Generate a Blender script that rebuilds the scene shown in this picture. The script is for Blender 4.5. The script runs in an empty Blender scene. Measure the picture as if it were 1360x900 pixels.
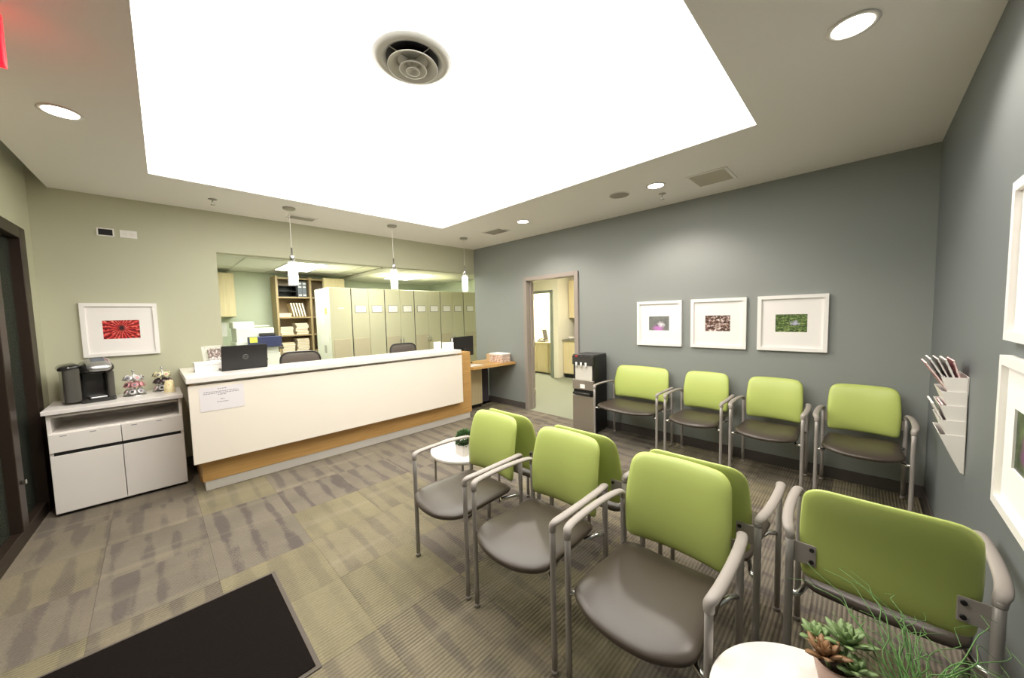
import bpy, bmesh, math, random
from mathutils import Vector, Matrix
random.seed(7)
S = bpy.context.scene
COL = S.collection
PI = math.pi

# ---------------------------------------------------------------- camera, world, exposure
cam_d = bpy.data.cameras.new('camera')
cam = bpy.data.objects.new('camera', cam_d); COL.objects.link(cam)
cam_d.sensor_width = 36.0; cam_d.lens = 12.5017; cam_d.clip_start = 0.03; cam_d.clip_end = 60
_R = Vector((0.7025146895993626, -0.7112672315475186, -0.023917278771630267))
_U = Vector((0.06334914950096429, 0.029025048613565217, 0.9975692616608055))
_F = Vector((0.7088441268393326, 0.7023221994780663, -0.06544869720380592))
_m = Matrix((_R, _U, -_F)).transposed().to_4x4(); _m.translation = (-4.184229, -5.071224, 1.513810)
cam.matrix_world = _m
S.camera = cam
W = bpy.data.worlds.new('world'); S.world = W; W.use_nodes = True
W.node_tree.nodes['Background'].inputs[0].default_value = (1, 0.97, 0.92, 1)
W.node_tree.nodes['Background'].inputs[1].default_value = 0.02
S.view_settings.view_transform = 'Standard'; S.view_settings.look = 'None'
S.view_settings.gamma = 1.0; S.view_settings.use_curve_mapping = False
S.view_settings.exposure = 0.52
LUM = 3.6          # the backlit ceiling
OFFICE = 16.0       # office troffers
SPOT = 43.0         # recessed downlights, watts
HALL = 58.0

# ---------------------------------------------------------------- materials
def lin(h):
    h = h.lstrip('#'); o = []
    for i in (0, 2, 4):
        c = int(h[i:i+2], 16)/255.0
        o.append(c/12.92 if c <= 0.04045 else ((c+0.055)/1.055)**2.4)
    return (o[0], o[1], o[2], 1.0)

MATS = {}
def mat(name, col='#ffffff', rough=0.5, metal=0.0, emit=None, es=0.0, noise=0.0, nscale=40.0, bump=0.0, bscale=200.0, trans=0.0, coat=0.0, alpha=None, ior=None):
    m = bpy.data.materials.new(name); m.use_nodes = True
    nt = m.node_tree; b = nt.nodes['Principled BSDF']
    c = lin(col)
    b.inputs['Base Color'].default_value = c
    b.inputs['Roughness'].default_value = rough
    b.inputs['Metallic'].default_value = metal
    b.inputs['Transmission Weight'].default_value = trans
    b.inputs['Coat Weight'].default_value = coat
    if ior: b.inputs['IOR'].default_value = ior
    if alpha is not None: b.inputs['Alpha'].default_value = alpha
    if emit:
        b.inputs['Emission Color'].default_value = lin(emit); b.inputs['Emission Strength'].default_value = es
    if noise or bump:
        tc = nt.nodes.new('ShaderNodeTexCoord')
        n = nt.nodes.new('ShaderNodeTexNoise'); n.inputs['Scale'].default_value = nscale; n.inputs['Detail'].default_value = 4
        nt.links.new(tc.outputs['Object'], n.inputs['Vector'])
        if noise:
            mx = nt.nodes.new('ShaderNodeMix'); mx.data_type = 'RGBA'
            mx.inputs['A'].default_value = tuple(v*(1-noise) for v in c[:3])+(1,)
            mx.inputs['B'].default_value = tuple(min(1, v*(1+noise)) for v in c[:3])+(1,)
            nt.links.new(n.outputs['Fac'], mx.inputs['Factor']); nt.links.new(mx.outputs['Result'], b.inputs['Base Color'])
        if bump:
            n2 = nt.nodes.new('ShaderNodeTexNoise'); n2.inputs['Scale'].default_value = bscale; n2.inputs['Detail'].default_value = 3
            nt.links.new(tc.outputs['Object'], n2.inputs['Vector'])
            bp = nt.nodes.new('ShaderNodeBump'); bp.inputs['Strength'].default_value = bump; bp.inputs['Distance'].default_value = 0.002
            nt.links.new(n2.outputs['Fac'], bp.inputs['Height']); nt.links.new(bp.outputs['Normal'], b.inputs['Normal'])
    MATS[name] = m
    return m

def wood_mat(name, c1, c2, rough=0.45, axis=0):
    m = mat(name, c1, rough); nt = m.node_tree; b = nt.nodes['Principled BSDF']
    tc = nt.nodes.new('ShaderNodeTexCoord'); mp = nt.nodes.new('ShaderNodeMapping')
    sc = [40, 40, 40]; sc[axis] = 2.5; mp.inputs['Scale'].default_value = sc
    n = nt.nodes.new('ShaderNodeTexNoise'); n.inputs['Scale'].default_value = 1.0; n.inputs['Detail'].default_value = 6; n.inputs['Distortion'].default_value = 0.6
    r = nt.nodes.new('ShaderNodeValToRGB'); r.color_ramp.elements[0].position = 0.35; r.color_ramp.elements[1].position = 0.7
    r.color_ramp.elements[0].color = lin(c1); r.color_ramp.elements[1].color = lin(c2)
    nt.links.new(tc.outputs['Object'], mp.inputs['Vector']); nt.links.new(mp.outputs['Vector'], n.inputs['Vector'])
    nt.links.new(n.outputs['Fac'], r.inputs['Fac']); nt.links.new(r.outputs['Color'], b.inputs['Base Color'])
    return m

M_green_wall = mat('green_paint', '#c0c0a6', 0.6, bump=0.15, bscale=350)
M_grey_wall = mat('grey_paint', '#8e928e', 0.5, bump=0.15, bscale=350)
M_grey_vignette = mat('grey_paint_vignetted', '#6f7474', 0.5, bump=0.15, bscale=350)  # wall grey made darker, edge vignetting put into the colour
M_ceil = mat('ceiling_paint', '#f3efe9', 0.7)
M_white = mat('white_laminate', '#f3eee8', 0.3, noise=0.02, nscale=8)
M_cream = mat('cream_panel', '#f7efe2', 0.35, noise=0.015, nscale=5)
M_quartz = mat('white_quartz', '#f0ece6', 0.2, noise=0.04, nscale=30)
M_oak = wood_mat('oak_laminate', '#c09559', '#cfa567', 0.4, 0)
M_maple = wood_mat('maple_laminate', '#e0cfa2', '#e8dab2', 0.45, 2)
M_black = mat('black_plastic', '#1c1a1a', 0.35)
M_gap = mat('shadow_gap_black', '#151313', 0.6)
M_darkbase = mat('rubber_baseboard', '#56504c', 0.6)
M_taupe = mat('taupe_door_paint', '#9a9088', 0.45)
M_bronze = mat('bronze_aluminium', '#3a2f27', 0.4, metal=0.4)
M_lime = mat('lime_vinyl', '#b8c66c', 0.4, bump=0.12, bscale=500)
M_taupe_vinyl = mat('taupe_vinyl', '#443b32', 0.36, bump=0.12, bscale=500, ior=1.55)
M_frame = mat('silver_powder_coat', '#a39d98', 0.42, metal=0.25)
M_arm = mat('grey_arm_plastic', '#a09891', 0.45)
M_chrome = mat('chrome', '#d8d8d6', 0.22, metal=1.0)
M_steel = mat('brushed_steel', '#b5afa6', 0.32, metal=0.85, noise=0.05, nscale=60)
M_pframe = mat('white_frame_lacquer', '#f4f1ec', 0.35)
M_matboard = mat('mat_board', '#f2eeea', 0.8)
M_mat = mat('entrance_mat_pile', '#1c1816', 0.95, ior=1.12, noise=0.25, nscale=120, bump=0.8, bscale=400)
M_matedge = mat('entrance_mat_rubber', '#5a524a', 0.8)
M_locker = mat('olive_enamel', '#d0ccae', 0.4)
M_lockwhite = mat('white_enamel', '#f2f3e4', 0.4)
M_paper = mat('paper', '#f6f3ee', 0.8)
M_ink = mat('ink', '#8c8790', 0.8)
M_manila = mat('manila', '#e0cda4', 0.8, noise=0.08, nscale=30)
M_manila2 = mat('manila_pale', '#ecdfc0', 0.8, noise=0.08, nscale=30)
M_office_wall = mat('office_paint', '#cbd4bd', 0.6)
M_tile = mat('ceiling_tile', '#e6e6da', 0.85, bump=0.3, bscale=120)
M_tbar = mat('ceiling_grid', '#d8d8cc', 0.5)
M_cream_wall = mat('cream_wall_paint', '#f5f0de', 0.6)
M_hall_floor = mat('hall_carpet', '#8d917f', 0.95, noise=0.12, nscale=60, bump=0.4, bscale=300)
M_shelf = wood_mat('shelf_laminate', '#a8936c', '#b59f78', 0.5, 2)
M_task = mat('task_chair_fabric', '#6a625e', 0.8, bump=0.4, bscale=300)
M_dark = mat('dark_plastic', '#3a3838', 0.4)
M_navy = mat('printer_blue', '#3a4066', 0.35)
M_printer = mat('printer_white', '#f0f0ea', 0.4)
M_yellow = mat('yellow_note', '#e9e86a', 0.7)
M_binder = mat('slate_binder', '#6a7079', 0.5)
M_glass = mat('clear_glass', '#f4f6f4', 0.05, alpha=0.22)
M_glassdoor = mat('tinted_glass', '#4a5148', 0.08, alpha=0.5)
M_led = mat('downlight_lens', '#ffffff', 0.5, emit='#fff1e6', es=22.0)
M_lum = mat('luminous_membrane', '#ffffff', 0.5, emit='#fffdf6', es=LUM)
M_troffer = mat('troffer_lens', '#ffffff', 0.5, emit='#fdfff2', es=OFFICE)
M_fill_lens = mat('added_fill_lens', '#ffffff', 0.5, emit='#fdfff2', es=12.0)  # lens of the unseen panels added to light the cabinet fronts
M_hall_lens = mat('hall_lens', '#ffffff', 0.5, emit='#fff8e6', es=HALL)
M_pend = mat('pendant_diffuser', '#ffffff', 0.5, emit='#fff6e8', es=14.0)
M_exit = mat('exit_red', '#d01525', 0.4, emit='#ff1020', es=2.2)
M_exitletter = mat('exit_letter', '#ffffff', 0.4, emit='#fff0f0', es=2.0)
M_grille = mat('grille_enamel', '#aaa398', 0.5)
M_grilledark = mat('grille_dark', '#d6cfc0', 0.6)
M_diff = mat('diffuser_white', '#efece4', 0.4)
M_tank = mat('smoky_tank', '#77746e', 0.1, trans=0.5, ior=1.3)
M_gloss = mat('gloss_black', '#2a2927', 0.16, coat=0.4)
M_silver = mat('silver_plastic', '#b9b9b9', 0.22, metal=0.7)
M_lcd = mat('lcd_grey', '#5c626c', 0.2)
M_pot = mat('white_ceramic', '#efe9e2', 0.3)
M_potb = mat('blush_ceramic', '#c0a193', 0.5)
M_soil = mat('soil', '#3a2a20', 0.95)
M_leaf = mat('succulent_green', '#7d9460', 0.5, noise=0.25, nscale=30)
M_leaf2 = mat('succulent_red', '#8d6a48', 0.5, noise=0.3, nscale=30)
M_grass = mat('grass_green', '#5c8444', 0.55, noise=0.3, nscale=20)
M_box = mat('boxwood_green', '#3f6130', 0.7, noise=0.4, nscale=60)
M_screen = mat('screen_black', '#242226', 0.2)
M_backsplash = mat('stone_counter', '#8a8878', 0.4, noise=0.15, nscale=40)
M_red = mat('tap_red', '#b0221e', 0.35)
M_blue = mat('tap_blue', '#3a63b0', 0.35)

def node_mat(name, rough=0.5):
    m = bpy.data.materials.new(name); m.use_nodes = True
    nt = m.node_tree; b = nt.nodes['Principled BSDF']; b.inputs['Roughness'].default_value = rough
    return m, nt, b
def N(nt, t, **kw):
    n = nt.nodes.new(t)
    for k, v in kw.items(): setattr(n, k, v)
    return n
def math_n(nt, op, a, b=None):
    n = N(nt, 'ShaderNodeMath', operation=op)
    for i, v in enumerate((a, b)):
        if v is None: continue
        if isinstance(v, (int, float)): n.inputs[i].default_value = v
        else: nt.links.new(v, n.inputs[i])
    return n.outputs[0]
def mix_n(nt, f, a, b):
    n = N(nt, 'ShaderNodeMix', data_type='RGBA')
    for k, v in (('Factor', f), ('A', a), ('B', b)):
        if isinstance(v, (int, float, tuple)): n.inputs[k].default_value = v
        else: nt.links.new(v, n.inputs[k])
    return n.outputs['Result']
def ramp_n(nt, f, stops):
    r = N(nt, 'ShaderNodeValToRGB'); e = r.color_ramp.elements
    while len(e) < len(stops): e.new(0.5)
    for i, (p, c) in enumerate(stops):
        e[i].position = p; e[i].color = lin(c) if isinstance(c, str) else (c, c, c, 1)
    nt.links.new(f, r.inputs['Fac']); return r.outputs['Color']
def noise_n(nt, vec, scale, detail=3, dist=0.0):
    n = N(nt, 'ShaderNodeTexNoise'); n.inputs['Scale'].default_value = scale; n.inputs['Detail'].default_value = detail; n.inputs['Distortion'].default_value = dist
    nt.links.new(vec, n.inputs['Vector']); return n.outputs['Fac']
def map_n(nt, vec, sc=(1, 1, 1), loc=(0, 0, 0)):
    n = N(nt, 'ShaderNodeMapping'); n.inputs['Scale'].default_value = sc; n.inputs['Location'].default_value = loc
    nt.links.new(vec, n.inputs['Vector']); return n.outputs['Vector']

def carpet_material():
    m, nt, b = node_mat('carpet_tile_ribbed', 0.95); b.inputs['IOR'].default_value = 1.2
    geo = N(nt, 'ShaderNodeNewGeometry'); oi = N(nt, 'ShaderNodeObjectInfo'); rnd = oi.outputs['Random']
    pos = geo.outputs['Position']
    sx = N(nt, 'ShaderNodeSeparateXYZ'); nt.links.new(pos, sx.inputs[0])
    tc = N(nt, 'ShaderNodeTexCoord')
    # olive or taupe, tile by tile with a wide drift
    drift = noise_n(nt, oi.outputs['Location'], 0.75, 1)
    pick = math_n(nt, 'ADD', math_n(nt, 'MULTIPLY', drift, 1.5), math_n(nt, 'MULTIPLY', rnd, 0.45))
    base = ramp_n(nt, math_n(nt, 'SUBTRACT', pick, 0.45), [(0.42, '#81796c'), (0.52, '#867d6e'), (0.6, '#8a816c'), (0.8, '#8d856a')])
    # short blotchy dashes running along y
    off = N(nt, 'ShaderNodeCombineXYZ'); nt.links.new(math_n(nt, 'MULTIPLY', rnd, 37.0), off.inputs[2])
    va = N(nt, 'ShaderNodeVectorMath', operation='ADD'); nt.links.new(pos, va.inputs[0]); nt.links.new(off.outputs[0], va.inputs[1])
    dash = noise_n(nt, map_n(nt, va.outputs[0], (13.0, 0.8, 1)), 1.0, 2, 0.04)
    bar = math_n(nt, 'SINE', math_n(nt, 'ADD', math_n(nt, 'MULTIPLY', sx.outputs[0], 2*PI/0.155), math_n(nt, 'ADD', math_n(nt, 'MULTIPLY', dash, 5.0), math_n(nt, 'MULTIPLY', rnd, 40.0))))
    brk = noise_n(nt, map_n(nt, va.outputs[0], (5.0, 3.2, 1), (7, 3, 0)), 1.0, 3, 0.1)
    speck = noise_n(nt, map_n(nt, pos, (140, 60, 1)), 1.0, 2)
    dsum = math_n(nt, 'ADD', math_n(nt, 'MULTIPLY', bar, 0.22), math_n(nt, 'ADD', math_n(nt, 'MULTIPLY', brk, 0.9), math_n(nt, 'MULTIPLY', speck, 0.35)))
    dmask = ramp_n(nt, dsum, [(0.66, 0.0), (0.82, 1.0)])
    fine = noise_n(nt, map_n(nt, pos, (60, 60, 60)), 1.0, 2)
    amt = math_n(nt, 'MULTIPLY', dmask, math_n(nt, 'ADD', 0.18, math_n(nt, 'MULTIPLY', math_n(nt, 'SUBTRACT', 1.35, pick), 0.62)))
    n_c = mix_n(nt, amt, base, lin('#4b4449'))
    # pale band across some tiles
    lt = ramp_n(nt, noise_n(nt, map_n(nt, va.outputs[0], (0.6, 7.0, 1)), 1.0, 1), [(0.58, 0.0), (0.68, 0.4)])
    n_c = mix_n(nt, lt, n_c, lin('#9a917c'))
    # ribs along x
    rib = math_n(nt, 'SINE', math_n(nt, 'MULTIPLY', sx.outputs[1], 2*PI/0.0185))
    rmask = math_n(nt, 'MULTIPLY', ramp_n(nt, math_n(nt, 'ADD', math_n(nt, 'MULTIPLY', rib, 0.5), 0.5), [(0.1, 1.0), (0.55, 0.0)]),
                   ramp_n(nt, noise_n(nt, map_n(nt, va.outputs[0], (3, 3, 1)), 1.0, 2), [(0.42, 0.08), (0.68, 0.6)]))
    n_c = mix_n(nt, rmask, n_c, lin('#3c3733'))
    n_c = mix_n(nt, math_n(nt, 'MULTIPLY', fine, 0.3), n_c, lin('#58524a'))
    nt.links.new(n_c, b.inputs['Base Color'])
    bp = N(nt, 'ShaderNodeBump'); bp.inputs['Strength'].default_value = 0.5; bp.inputs['Distance'].default_value = 0.003
    nt.links.new(math_n(nt, 'ADD', rib, math_n(nt, 'MULTIPLY', fine, 1.5)), bp.inputs['Height']); nt.links.new(bp.outputs['Normal'], b.inputs['Normal'])
    return m
M_carpet = carpet_material()

def print_gerbera():
    m, nt, b = node_mat('print_red_gerbera', 0.4)
    tc = N(nt, 'ShaderNodeTexCoord'); s = N(nt, 'ShaderNodeSeparateXYZ'); nt.links.new(tc.outputs['Generated'], s.inputs[0])
    u = math_n(nt, 'MULTIPLY', math_n(nt, 'SUBTRACT', s.outputs[0], 0.5), 1.7); v = math_n(nt, 'SUBTRACT', s.outputs[2], 0.58)
    r = math_n(nt, 'SQRT', math_n(nt, 'ADD', math_n(nt, 'MULTIPLY', u, u), math_n(nt, 'MULTIPLY', v, v)))
    a = math_n(nt, 'ARCTAN2', v, u)
    nz = noise_n(nt, tc.outputs['Generated'], 9, 3)
    p = math_n(nt, 'SINE', math_n(nt, 'ADD', math_n(nt, 'MULTIPLY', a, 22.0), math_n(nt, 'MULTIPLY', nz, 9.0)))
    col = ramp_n(nt, math_n(nt, 'ADD', math_n(nt, 'MULTIPLY', p, 0.35), nz), [(0.2, '#6d0f12'), (0.45, '#b01a1c'), (0.75, '#e0413a'), (1.0, '#f0a090')])
    ctr = ramp_n(nt, r, [(0.08, 1.0), (0.2, 0.0)])
    nt.links.new(mix_n(nt, ctr, col, lin('#2a1015')), b.inputs['Base Color'])
    return m
def print_noise(name, stops, scale, spot=None):
    m, nt, b = node_mat(name, 0.4)
    tc = N(nt, 'ShaderNodeTexCoord'); g = tc.outputs['Generated']
    nz = noise_n(nt, g, scale, 5, 0.6)
    col = ramp_n(nt, nz, stops)
    s = N(nt, 'ShaderNodeSeparateXYZ'); nt.links.new(g, s.inputs[0])
    for (cu, cv, r0, r1, c, sc) in (spot or []):
        u = math_n(nt, 'SUBTRACT', math_n(nt, 'MAXIMUM', s.outputs[0], s.outputs[1]), cu); v = math_n(nt, 'SUBTRACT', s.outputs[2], cv)
        r = math_n(nt, 'SQRT', math_n(nt, 'ADD', math_n(nt, 'MULTIPLY', u, u), math_n(nt, 'MULTIPLY', v, v)))
        r = math_n(nt, 'ADD', r, math_n(nt, 'MULTIPLY', math_n(nt, 'SUBTRACT', noise_n(nt, g, sc, 3), 0.5), 0.35))
        col = mix_n(nt, ramp_n(nt, r, [(r0, 1.0), (r1, 0.0)]), col, lin(c))
    nt.links.new(col, b.inputs['Base Color'])
    return m
P_red = print_gerbera()
P_purple = print_noise('print_purple_crocus', [(0.35, '#6d6f6c'), (0.7, '#83857f')], 3, [(0.45, 0.15, 0.1, 0.32, '#c07fc0', 9), (0.6, 0.42, 0.05, 0.22, '#f0e8ee', 7), (0.42, 0.35, 0.02, 0.08, '#403038', 12)])
P_brown = print_noise('print_brown_petals', [(0.35, '#2f241f'), (0.48, '#6a4c42'), (0.55, '#a08578'), (0.66, '#ece2de')], 8)
P_green = print_noise('print_green_meadow', [(0.35, '#2d3a1c'), (0.5, '#57703a'), (0.68, '#9aa86a')], 11, [(0.6, 0.5, 0.05, 0.16, '#b9b8cf', 10)])
P_dark = print_noise('print_dark_magenta_bloom', [(0.3, '#1b1d18'), (0.5, '#3d4a33'), (0.72, '#6e7a55')], 4, [(0.5, 0.4, 0.1, 0.35, '#8e4b86', 6)])
P_violet = print_noise('print_violet_bloom', [(0.3, '#22301c'), (0.6, '#5d7348')], 5, [(0.5, 0.5, 0.1, 0.35, '#9a84bd', 6)])
P_mag = [print_noise('magazine_cover_%s' % n, st, 7) for n, st in (
    ('red', [(0.4, '#8b2430'), (0.55, '#c9747a'), (0.65, '#efe2dc')]), ('white', [(0.4, '#9a958f'), (0.5, '#e6e0da'), (0.7, '#ffffff')]),
    ('brown', [(0.4, '#4a3b36'), (0.55, '#8f7a70'), (0.66, '#d8ccc4')]), ('grey', [(0.4, '#54585c'), (0.55, '#a9aaa6'), (0.7, '#ecebe6')]))]
P_cup = print_noise('print_confetti_cup', [(0.4, '#e8e2a8'), (0.55, '#f0ecc4'), (0.6, '#d9a55c'), (0.66, '#c46a5a')], 14)
P_candy = print_noise('print_candy_box', [(0.42, '#a85a44'), (0.5, '#e8d9c8'), (0.6, '#f4efe6'), (0.68, '#c07a5a')], 12)
P_pod = [mat('pod_foil', '#e4e2e2', 0.3, metal=0.3), mat('pod_rose', '#d79a9c', 0.35), mat('pod_dark', '#4a3a3a', 0.35), mat('pod_cream', '#e2dcb4', 0.35)]

# ---------------------------------------------------------------- mesh builder
class MB:
    def __init__(self): self.v = []; self.f = []; self.sm = []
    def add(self, vs, fs, smooth=False):
        o = len(self.v); self.v += [tuple(p) for p in vs]
        for f in fs: self.f.append([i+o for i in f]); self.sm.append(smooth)
        return self
    def box(self, a, b, bev=0.0, mtx=None):
        x0, x1 = sorted((a[0], b[0])); y0, y1 = sorted((a[1], b[1])); z0, z1 = sorted((a[2], b[2]))
        if bev <= 0:
            vs = [(x0,y0,z0),(x1,y0,z0),(x1,y1,z0),(x0,y1,z0),(x0,y0,z1),(x1,y0,z1),(x1,y1,z1),(x0,y1,z1)]
            fs = [(0,3,2,1),(4,5,6,7),(0,1,5,4),(1,2,6,5),(2,3,7,6),(3,0,4,7)]
        else:
            bm = bmesh.new(); bmesh.ops.create_cube(bm, size=1.0)
            for v in bm.verts: v.co = Vector(((x0+x1)/2+v.co.x*(x1-x0), (y0+y1)/2+v.co.y*(y1-y0), (z0+z1)/2+v.co.z*(z1-z0)))
            bev = min(bev, (x1-x0)*.45, (y1-y0)*.45, (z1-z0)*.45)
            bmesh.ops.bevel(bm, geom=bm.edges[:], offset=bev, segments=2, profile=0.5, affect='EDGES')
            bm.verts.index_update()
            vs = [tuple(v.co) for v in bm.verts]; fs = [[v.index for v in f.verts] for f in bm.faces]; bm.free()
        if mtx is not None: vs = [tuple(mtx @ Vector(p)) for p in vs]
        return self.add(vs, fs)
    def prism(self, poly, z0, z1):           # polygon in xy (counter-clockwise) extruded in z
        n = len(poly)
        vs = [(p[0], p[1], z0) for p in poly]+[(p[0], p[1], z1) for p in poly]
        fs = [list(range(n))[::-1], list(range(n, 2*n))]+[(i, (i+1) % n, n+(i+1) % n, n+i) for i in range(n)]
        return self.add(vs, fs)
    def sweep(self, pts, w, h=None, n=10, up=(0, 0, 1), caps=True):   # ellipse swept along a path
        pts = [Vector(p) for p in pts]; L = len(pts); up = Vector(up)
        vs = []; prev = None
        for i, p in enumerate(pts):
            t = (pts[min(i+1, L-1)]-pts[max(i-1, 0)]).normalized()
            s = t.cross(up)
            if s.length < 0.15: s = prev if prev is not None else t.cross(Vector((1, 0.01, 0)))
            s = (s-t*s.dot(t)).normalized()
            if prev is not None and s.dot(prev) < 0: s = -s
            prev = s; u = s.cross(t)
            ww = w[i] if isinstance(w, (list, tuple)) else w
            hh = (h[i] if isinstance(h, (list, tuple)) else h) if h is not None else ww
            for k in range(n):
                a = 2*PI*k/n; vs.append(p+s*(ww*math.cos(a))+u*(hh*math.sin(a)))
        fs = []
        for i in range(L-1):
            for k in range(n): fs.append((i*n+k, i*n+(k+1) % n, (i+1)*n+(k+1) % n, (i+1)*n+k))
        self.add(vs, fs, True)
        if caps: self.add(vs[:n], [list(range(n))]); self.add(vs[-n:], [list(range(n))[::-1]])
        return self
    def lathe(self, prof, n=32, c=(0, 0, 0), smooth=True):   # profile of (r, z)
        vs = []; fs = []
        for r, z in prof:
            for k in range(n):
                a = 2*PI*k/n; vs.append((c[0]+r*math.cos(a), c[1]+r*math.sin(a), c[2]+z))
        for i in range(len(prof)-1):
            for k in range(n): fs.append((i*n+k, i*n+(k+1) % n, (i+1)*n+(k+1) % n, (i+1)*n+k))
        self.add(vs, fs, smooth)
        if prof[0][0] > 1e-5: self.add(vs[:n], [list(range(n))[::-1]])
        if prof[-1][0] > 1e-5: self.add(vs[-n:], [list(range(n))])
        return self
    def pillow(self, outline, top, bot, fn, rings=6, pw=3.0):
        n = len(outline); cx = sum(p[0] for p in outline)/n; cy = sum(p[1] for p in outline)/n
        ss = [math.sin(PI/2*i/rings) for i in range(1, rings+1)]
        vs = []; fs = []
        def prof(s, T): return T*max(0.0, 1-s**pw)**(1.0/2.2)
        idx = {}
        for side, T in ((0, top), (1, -bot)):
            vs.append(fn(cx, cy, prof(0, T))); idx[(side, 0)] = len(vs)-1
            for ri, s in enumerate(ss):
                if side == 1 and ri == rings-1: idx[(1, ri+1)] = idx[(0, ri+1)]; continue
                idx[(side, ri+1)] = len(vs)
                for p in outline: vs.append(fn(cx+(p[0]-cx)*s, cy+(p[1]-cy)*s, prof(s, T)))
        for side in (0, 1):
            c0 = idx[(side, 0)]; a = idx[(side, 1)]
            for k in range(n):
                f = (c0, a+k, a+(k+1) % n); fs.append(f if side == 0 else f[::-1])
            for ri in range(1, rings):
                a = idx[(side, ri)]; b = idx[(side, ri+1)]
                for k in range(n):
                    f = (a+k, b+k, b+(k+1) % n, a+(k+1) % n); fs.append(f if side == 0 else f[::-1])
        return self.add(vs, fs, True)
    def build(self, name, m, parent=None, loc=None, fix=True):
        me = bpy.data.meshes.new(name); me.from_pydata(self.v, [], self.f); me.update()
        for p, s in zip(me.polygons, self.sm): p.use_smooth = s
        if fix:
            bm = bmesh.new(); bm.from_mesh(me); bmesh.ops.remove_doubles(bm, verts=bm.verts, dist=1e-6)
            bmesh.ops.recalc_face_normals(bm, faces=bm.faces); bm.to_mesh(me); bm.free()
        me.materials.append(m)
        o = bpy.data.objects.new(name, me); COL.objects.link(o)
        if parent is not None: o.parent = parent
        if loc is not None: o.location = loc
        return o

def smooth_path(pts, k=6):
    P = [Vector(p) for p in pts]; P = [2*P[0]-P[1]]+P+[2*P[-1]-P[-2]]; out = []
    for i in range(1, len(P)-2):
        for j in range(k):
            t = j/k; a, b, c, d = P[i-1], P[i], P[i+1], P[i+2]
            out.append(0.5*((2*b)+(c-a)*t+(2*a-5*b+4*c-d)*t*t+(3*b-a-3*c+d)*t**3))
    out.append(P[-2]); return out
def round_poly(corners, seg=5):              # corners: (x, y, r)
    out = []; n = len(corners)
    for i, (x, y, r) in enumerate(corners):
        p = Vector((x, y)); a = Vector(corners[i-1][:2]); b = Vector(corners[(i+1) % n][:2])
        d1 = (a-p).normalized(); d2 = (b-p).normalized()
        if r <= 0: out.append(tuple(p)); continue
        r = min(r, 0.46*(a-p).length, 0.46*(b-p).length); p1 = p+d1*r; p2 = p+d2*r
        for k in range(seg+1):
            t = k/seg; out.append(tuple(p1*(1-t)**2+p*2*t*(1-t)+p2*t*t))
    return out
def densify(poly, n=72):
    P = [Vector(p) for p in poly]; L = [(P[(i+1) % len(P)]-P[i]).length for i in range(len(P))]; T = sum(L); out = []; i = 0; acc = 0
    for k in range(n):
        d = T*k/n
        while acc+L[i] < d: acc += L[i]; i += 1
        t = (d-acc)/max(L[i], 1e-9); out.append(tuple(P[i].lerp(P[(i+1) % len(P)], t)))
    return out

def tag(o, label, cat, group=None, kind=None):
    o['label'] = label; o['category'] = cat
    if group: o['group'] = group
    if kind: o['kind'] = kind
    return o
def thing(name, label, cat, loc=(0, 0, 0), rotz=0.0, group=None):
    o = bpy.data.objects.new(name, None); COL.objects.link(o); o.empty_display_size = 0.1
    o.location = loc; o.rotation_euler = (0, 0, rotz)
    return tag(o, label, cat, group)
def struct(name, mb, m, parent=None):
    o = mb.build(name, m, parent); o['kind'] = 'structure'; return o
def copy_tree(o, parent=None):
    c = o.copy(); COL.objects.link(c)
    if parent is not None: c.parent = parent
    for ch in o.children: copy_tree(ch, c)
    return c
def text_mesh(name, body, size, m, parent, mtx, ext=0.001):
    cu = bpy.data.curves.new(name, 'FONT'); cu.body = body; cu.size = size; cu.align_x = 'CENTER'; cu.align_y = 'CENTER'; cu.extrude = ext
    tmp = bpy.data.objects.new(name, cu); COL.objects.link(tmp)
    dg = bpy.context.evaluated_depsgraph_get(); me = bpy.data.meshes.new_from_object(tmp.evaluated_get(dg))
    bpy.data.objects.remove(tmp); me.materials.clear(); me.materials.append(m); me.name = name
    o = bpy.data.objects.new(name, me); COL.objects.link(o); o.parent = parent; o.matrix_local = mtx
    return o

# ---------------------------------------------------------------- room shell
H = 2.72; D = 5.445
def LX(y): return -4.86+0.05*y               # face of the glazed left wall
def SX(y): return -4.75+0.04*y               # ceiling edge beside it
def B(a, b, bev=0.0): return MB().box(a, b, bev)

fl = struct('floor', MB().prism([(LX(-D)-0.1, -D-0.12), (3.9, -D-0.12), (3.9, 4.0), (-5.4, 4.0)], -0.12, -0.007), mat('subfloor', '#4b463f', 0.9))
t0 = B((0.0006, 0.0006, -0.007), (0.4994, 0.4994, 0.0), 0.0).build('carpet_tile', M_carpet, fl)
t0.location = (-0.5, -0.42, 0)
for i in range(11):
    for j in range(12):
        if i == 0 and j == 0: continue
        c = t0.copy(); COL.objects.link(c); c.parent = fl
        c.location = (-0.5-0.5*i+0.02*0, -0.42-0.5*j+0.5, 0) if False else (-0.5-0.5*i, -0.42+0.5-0.5*j, 0)
        if c.location.y < -5.7: c.location.y = -5.67
c = None
struct('floor_hall', B((0.0, -3.0, -0.007), (3.9, 1.9, -0.001)), M_hall_floor)
struct('floor_office', B((-5.2, 0.13, -0.007), (1.45, 4.0, -0.001)), M_hall_floor)

# far grey wall with its doorway
g = MB()
g.box((0, 0.0, 0), (0.12, -1.285, H+0.1)); g.box((0, -2.185, 0), (0.12, -D-0.12, H+0.1)); g.box((0, -1.285, 2.075), (0.12, -2.185, H+0.1))
struct('wall_right', g, M_grey_wall)
struct('wall_front', B((0.0, -D, 0), (-5.4, -D-0.12, H+0.1)), M_grey_vignette)
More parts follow.
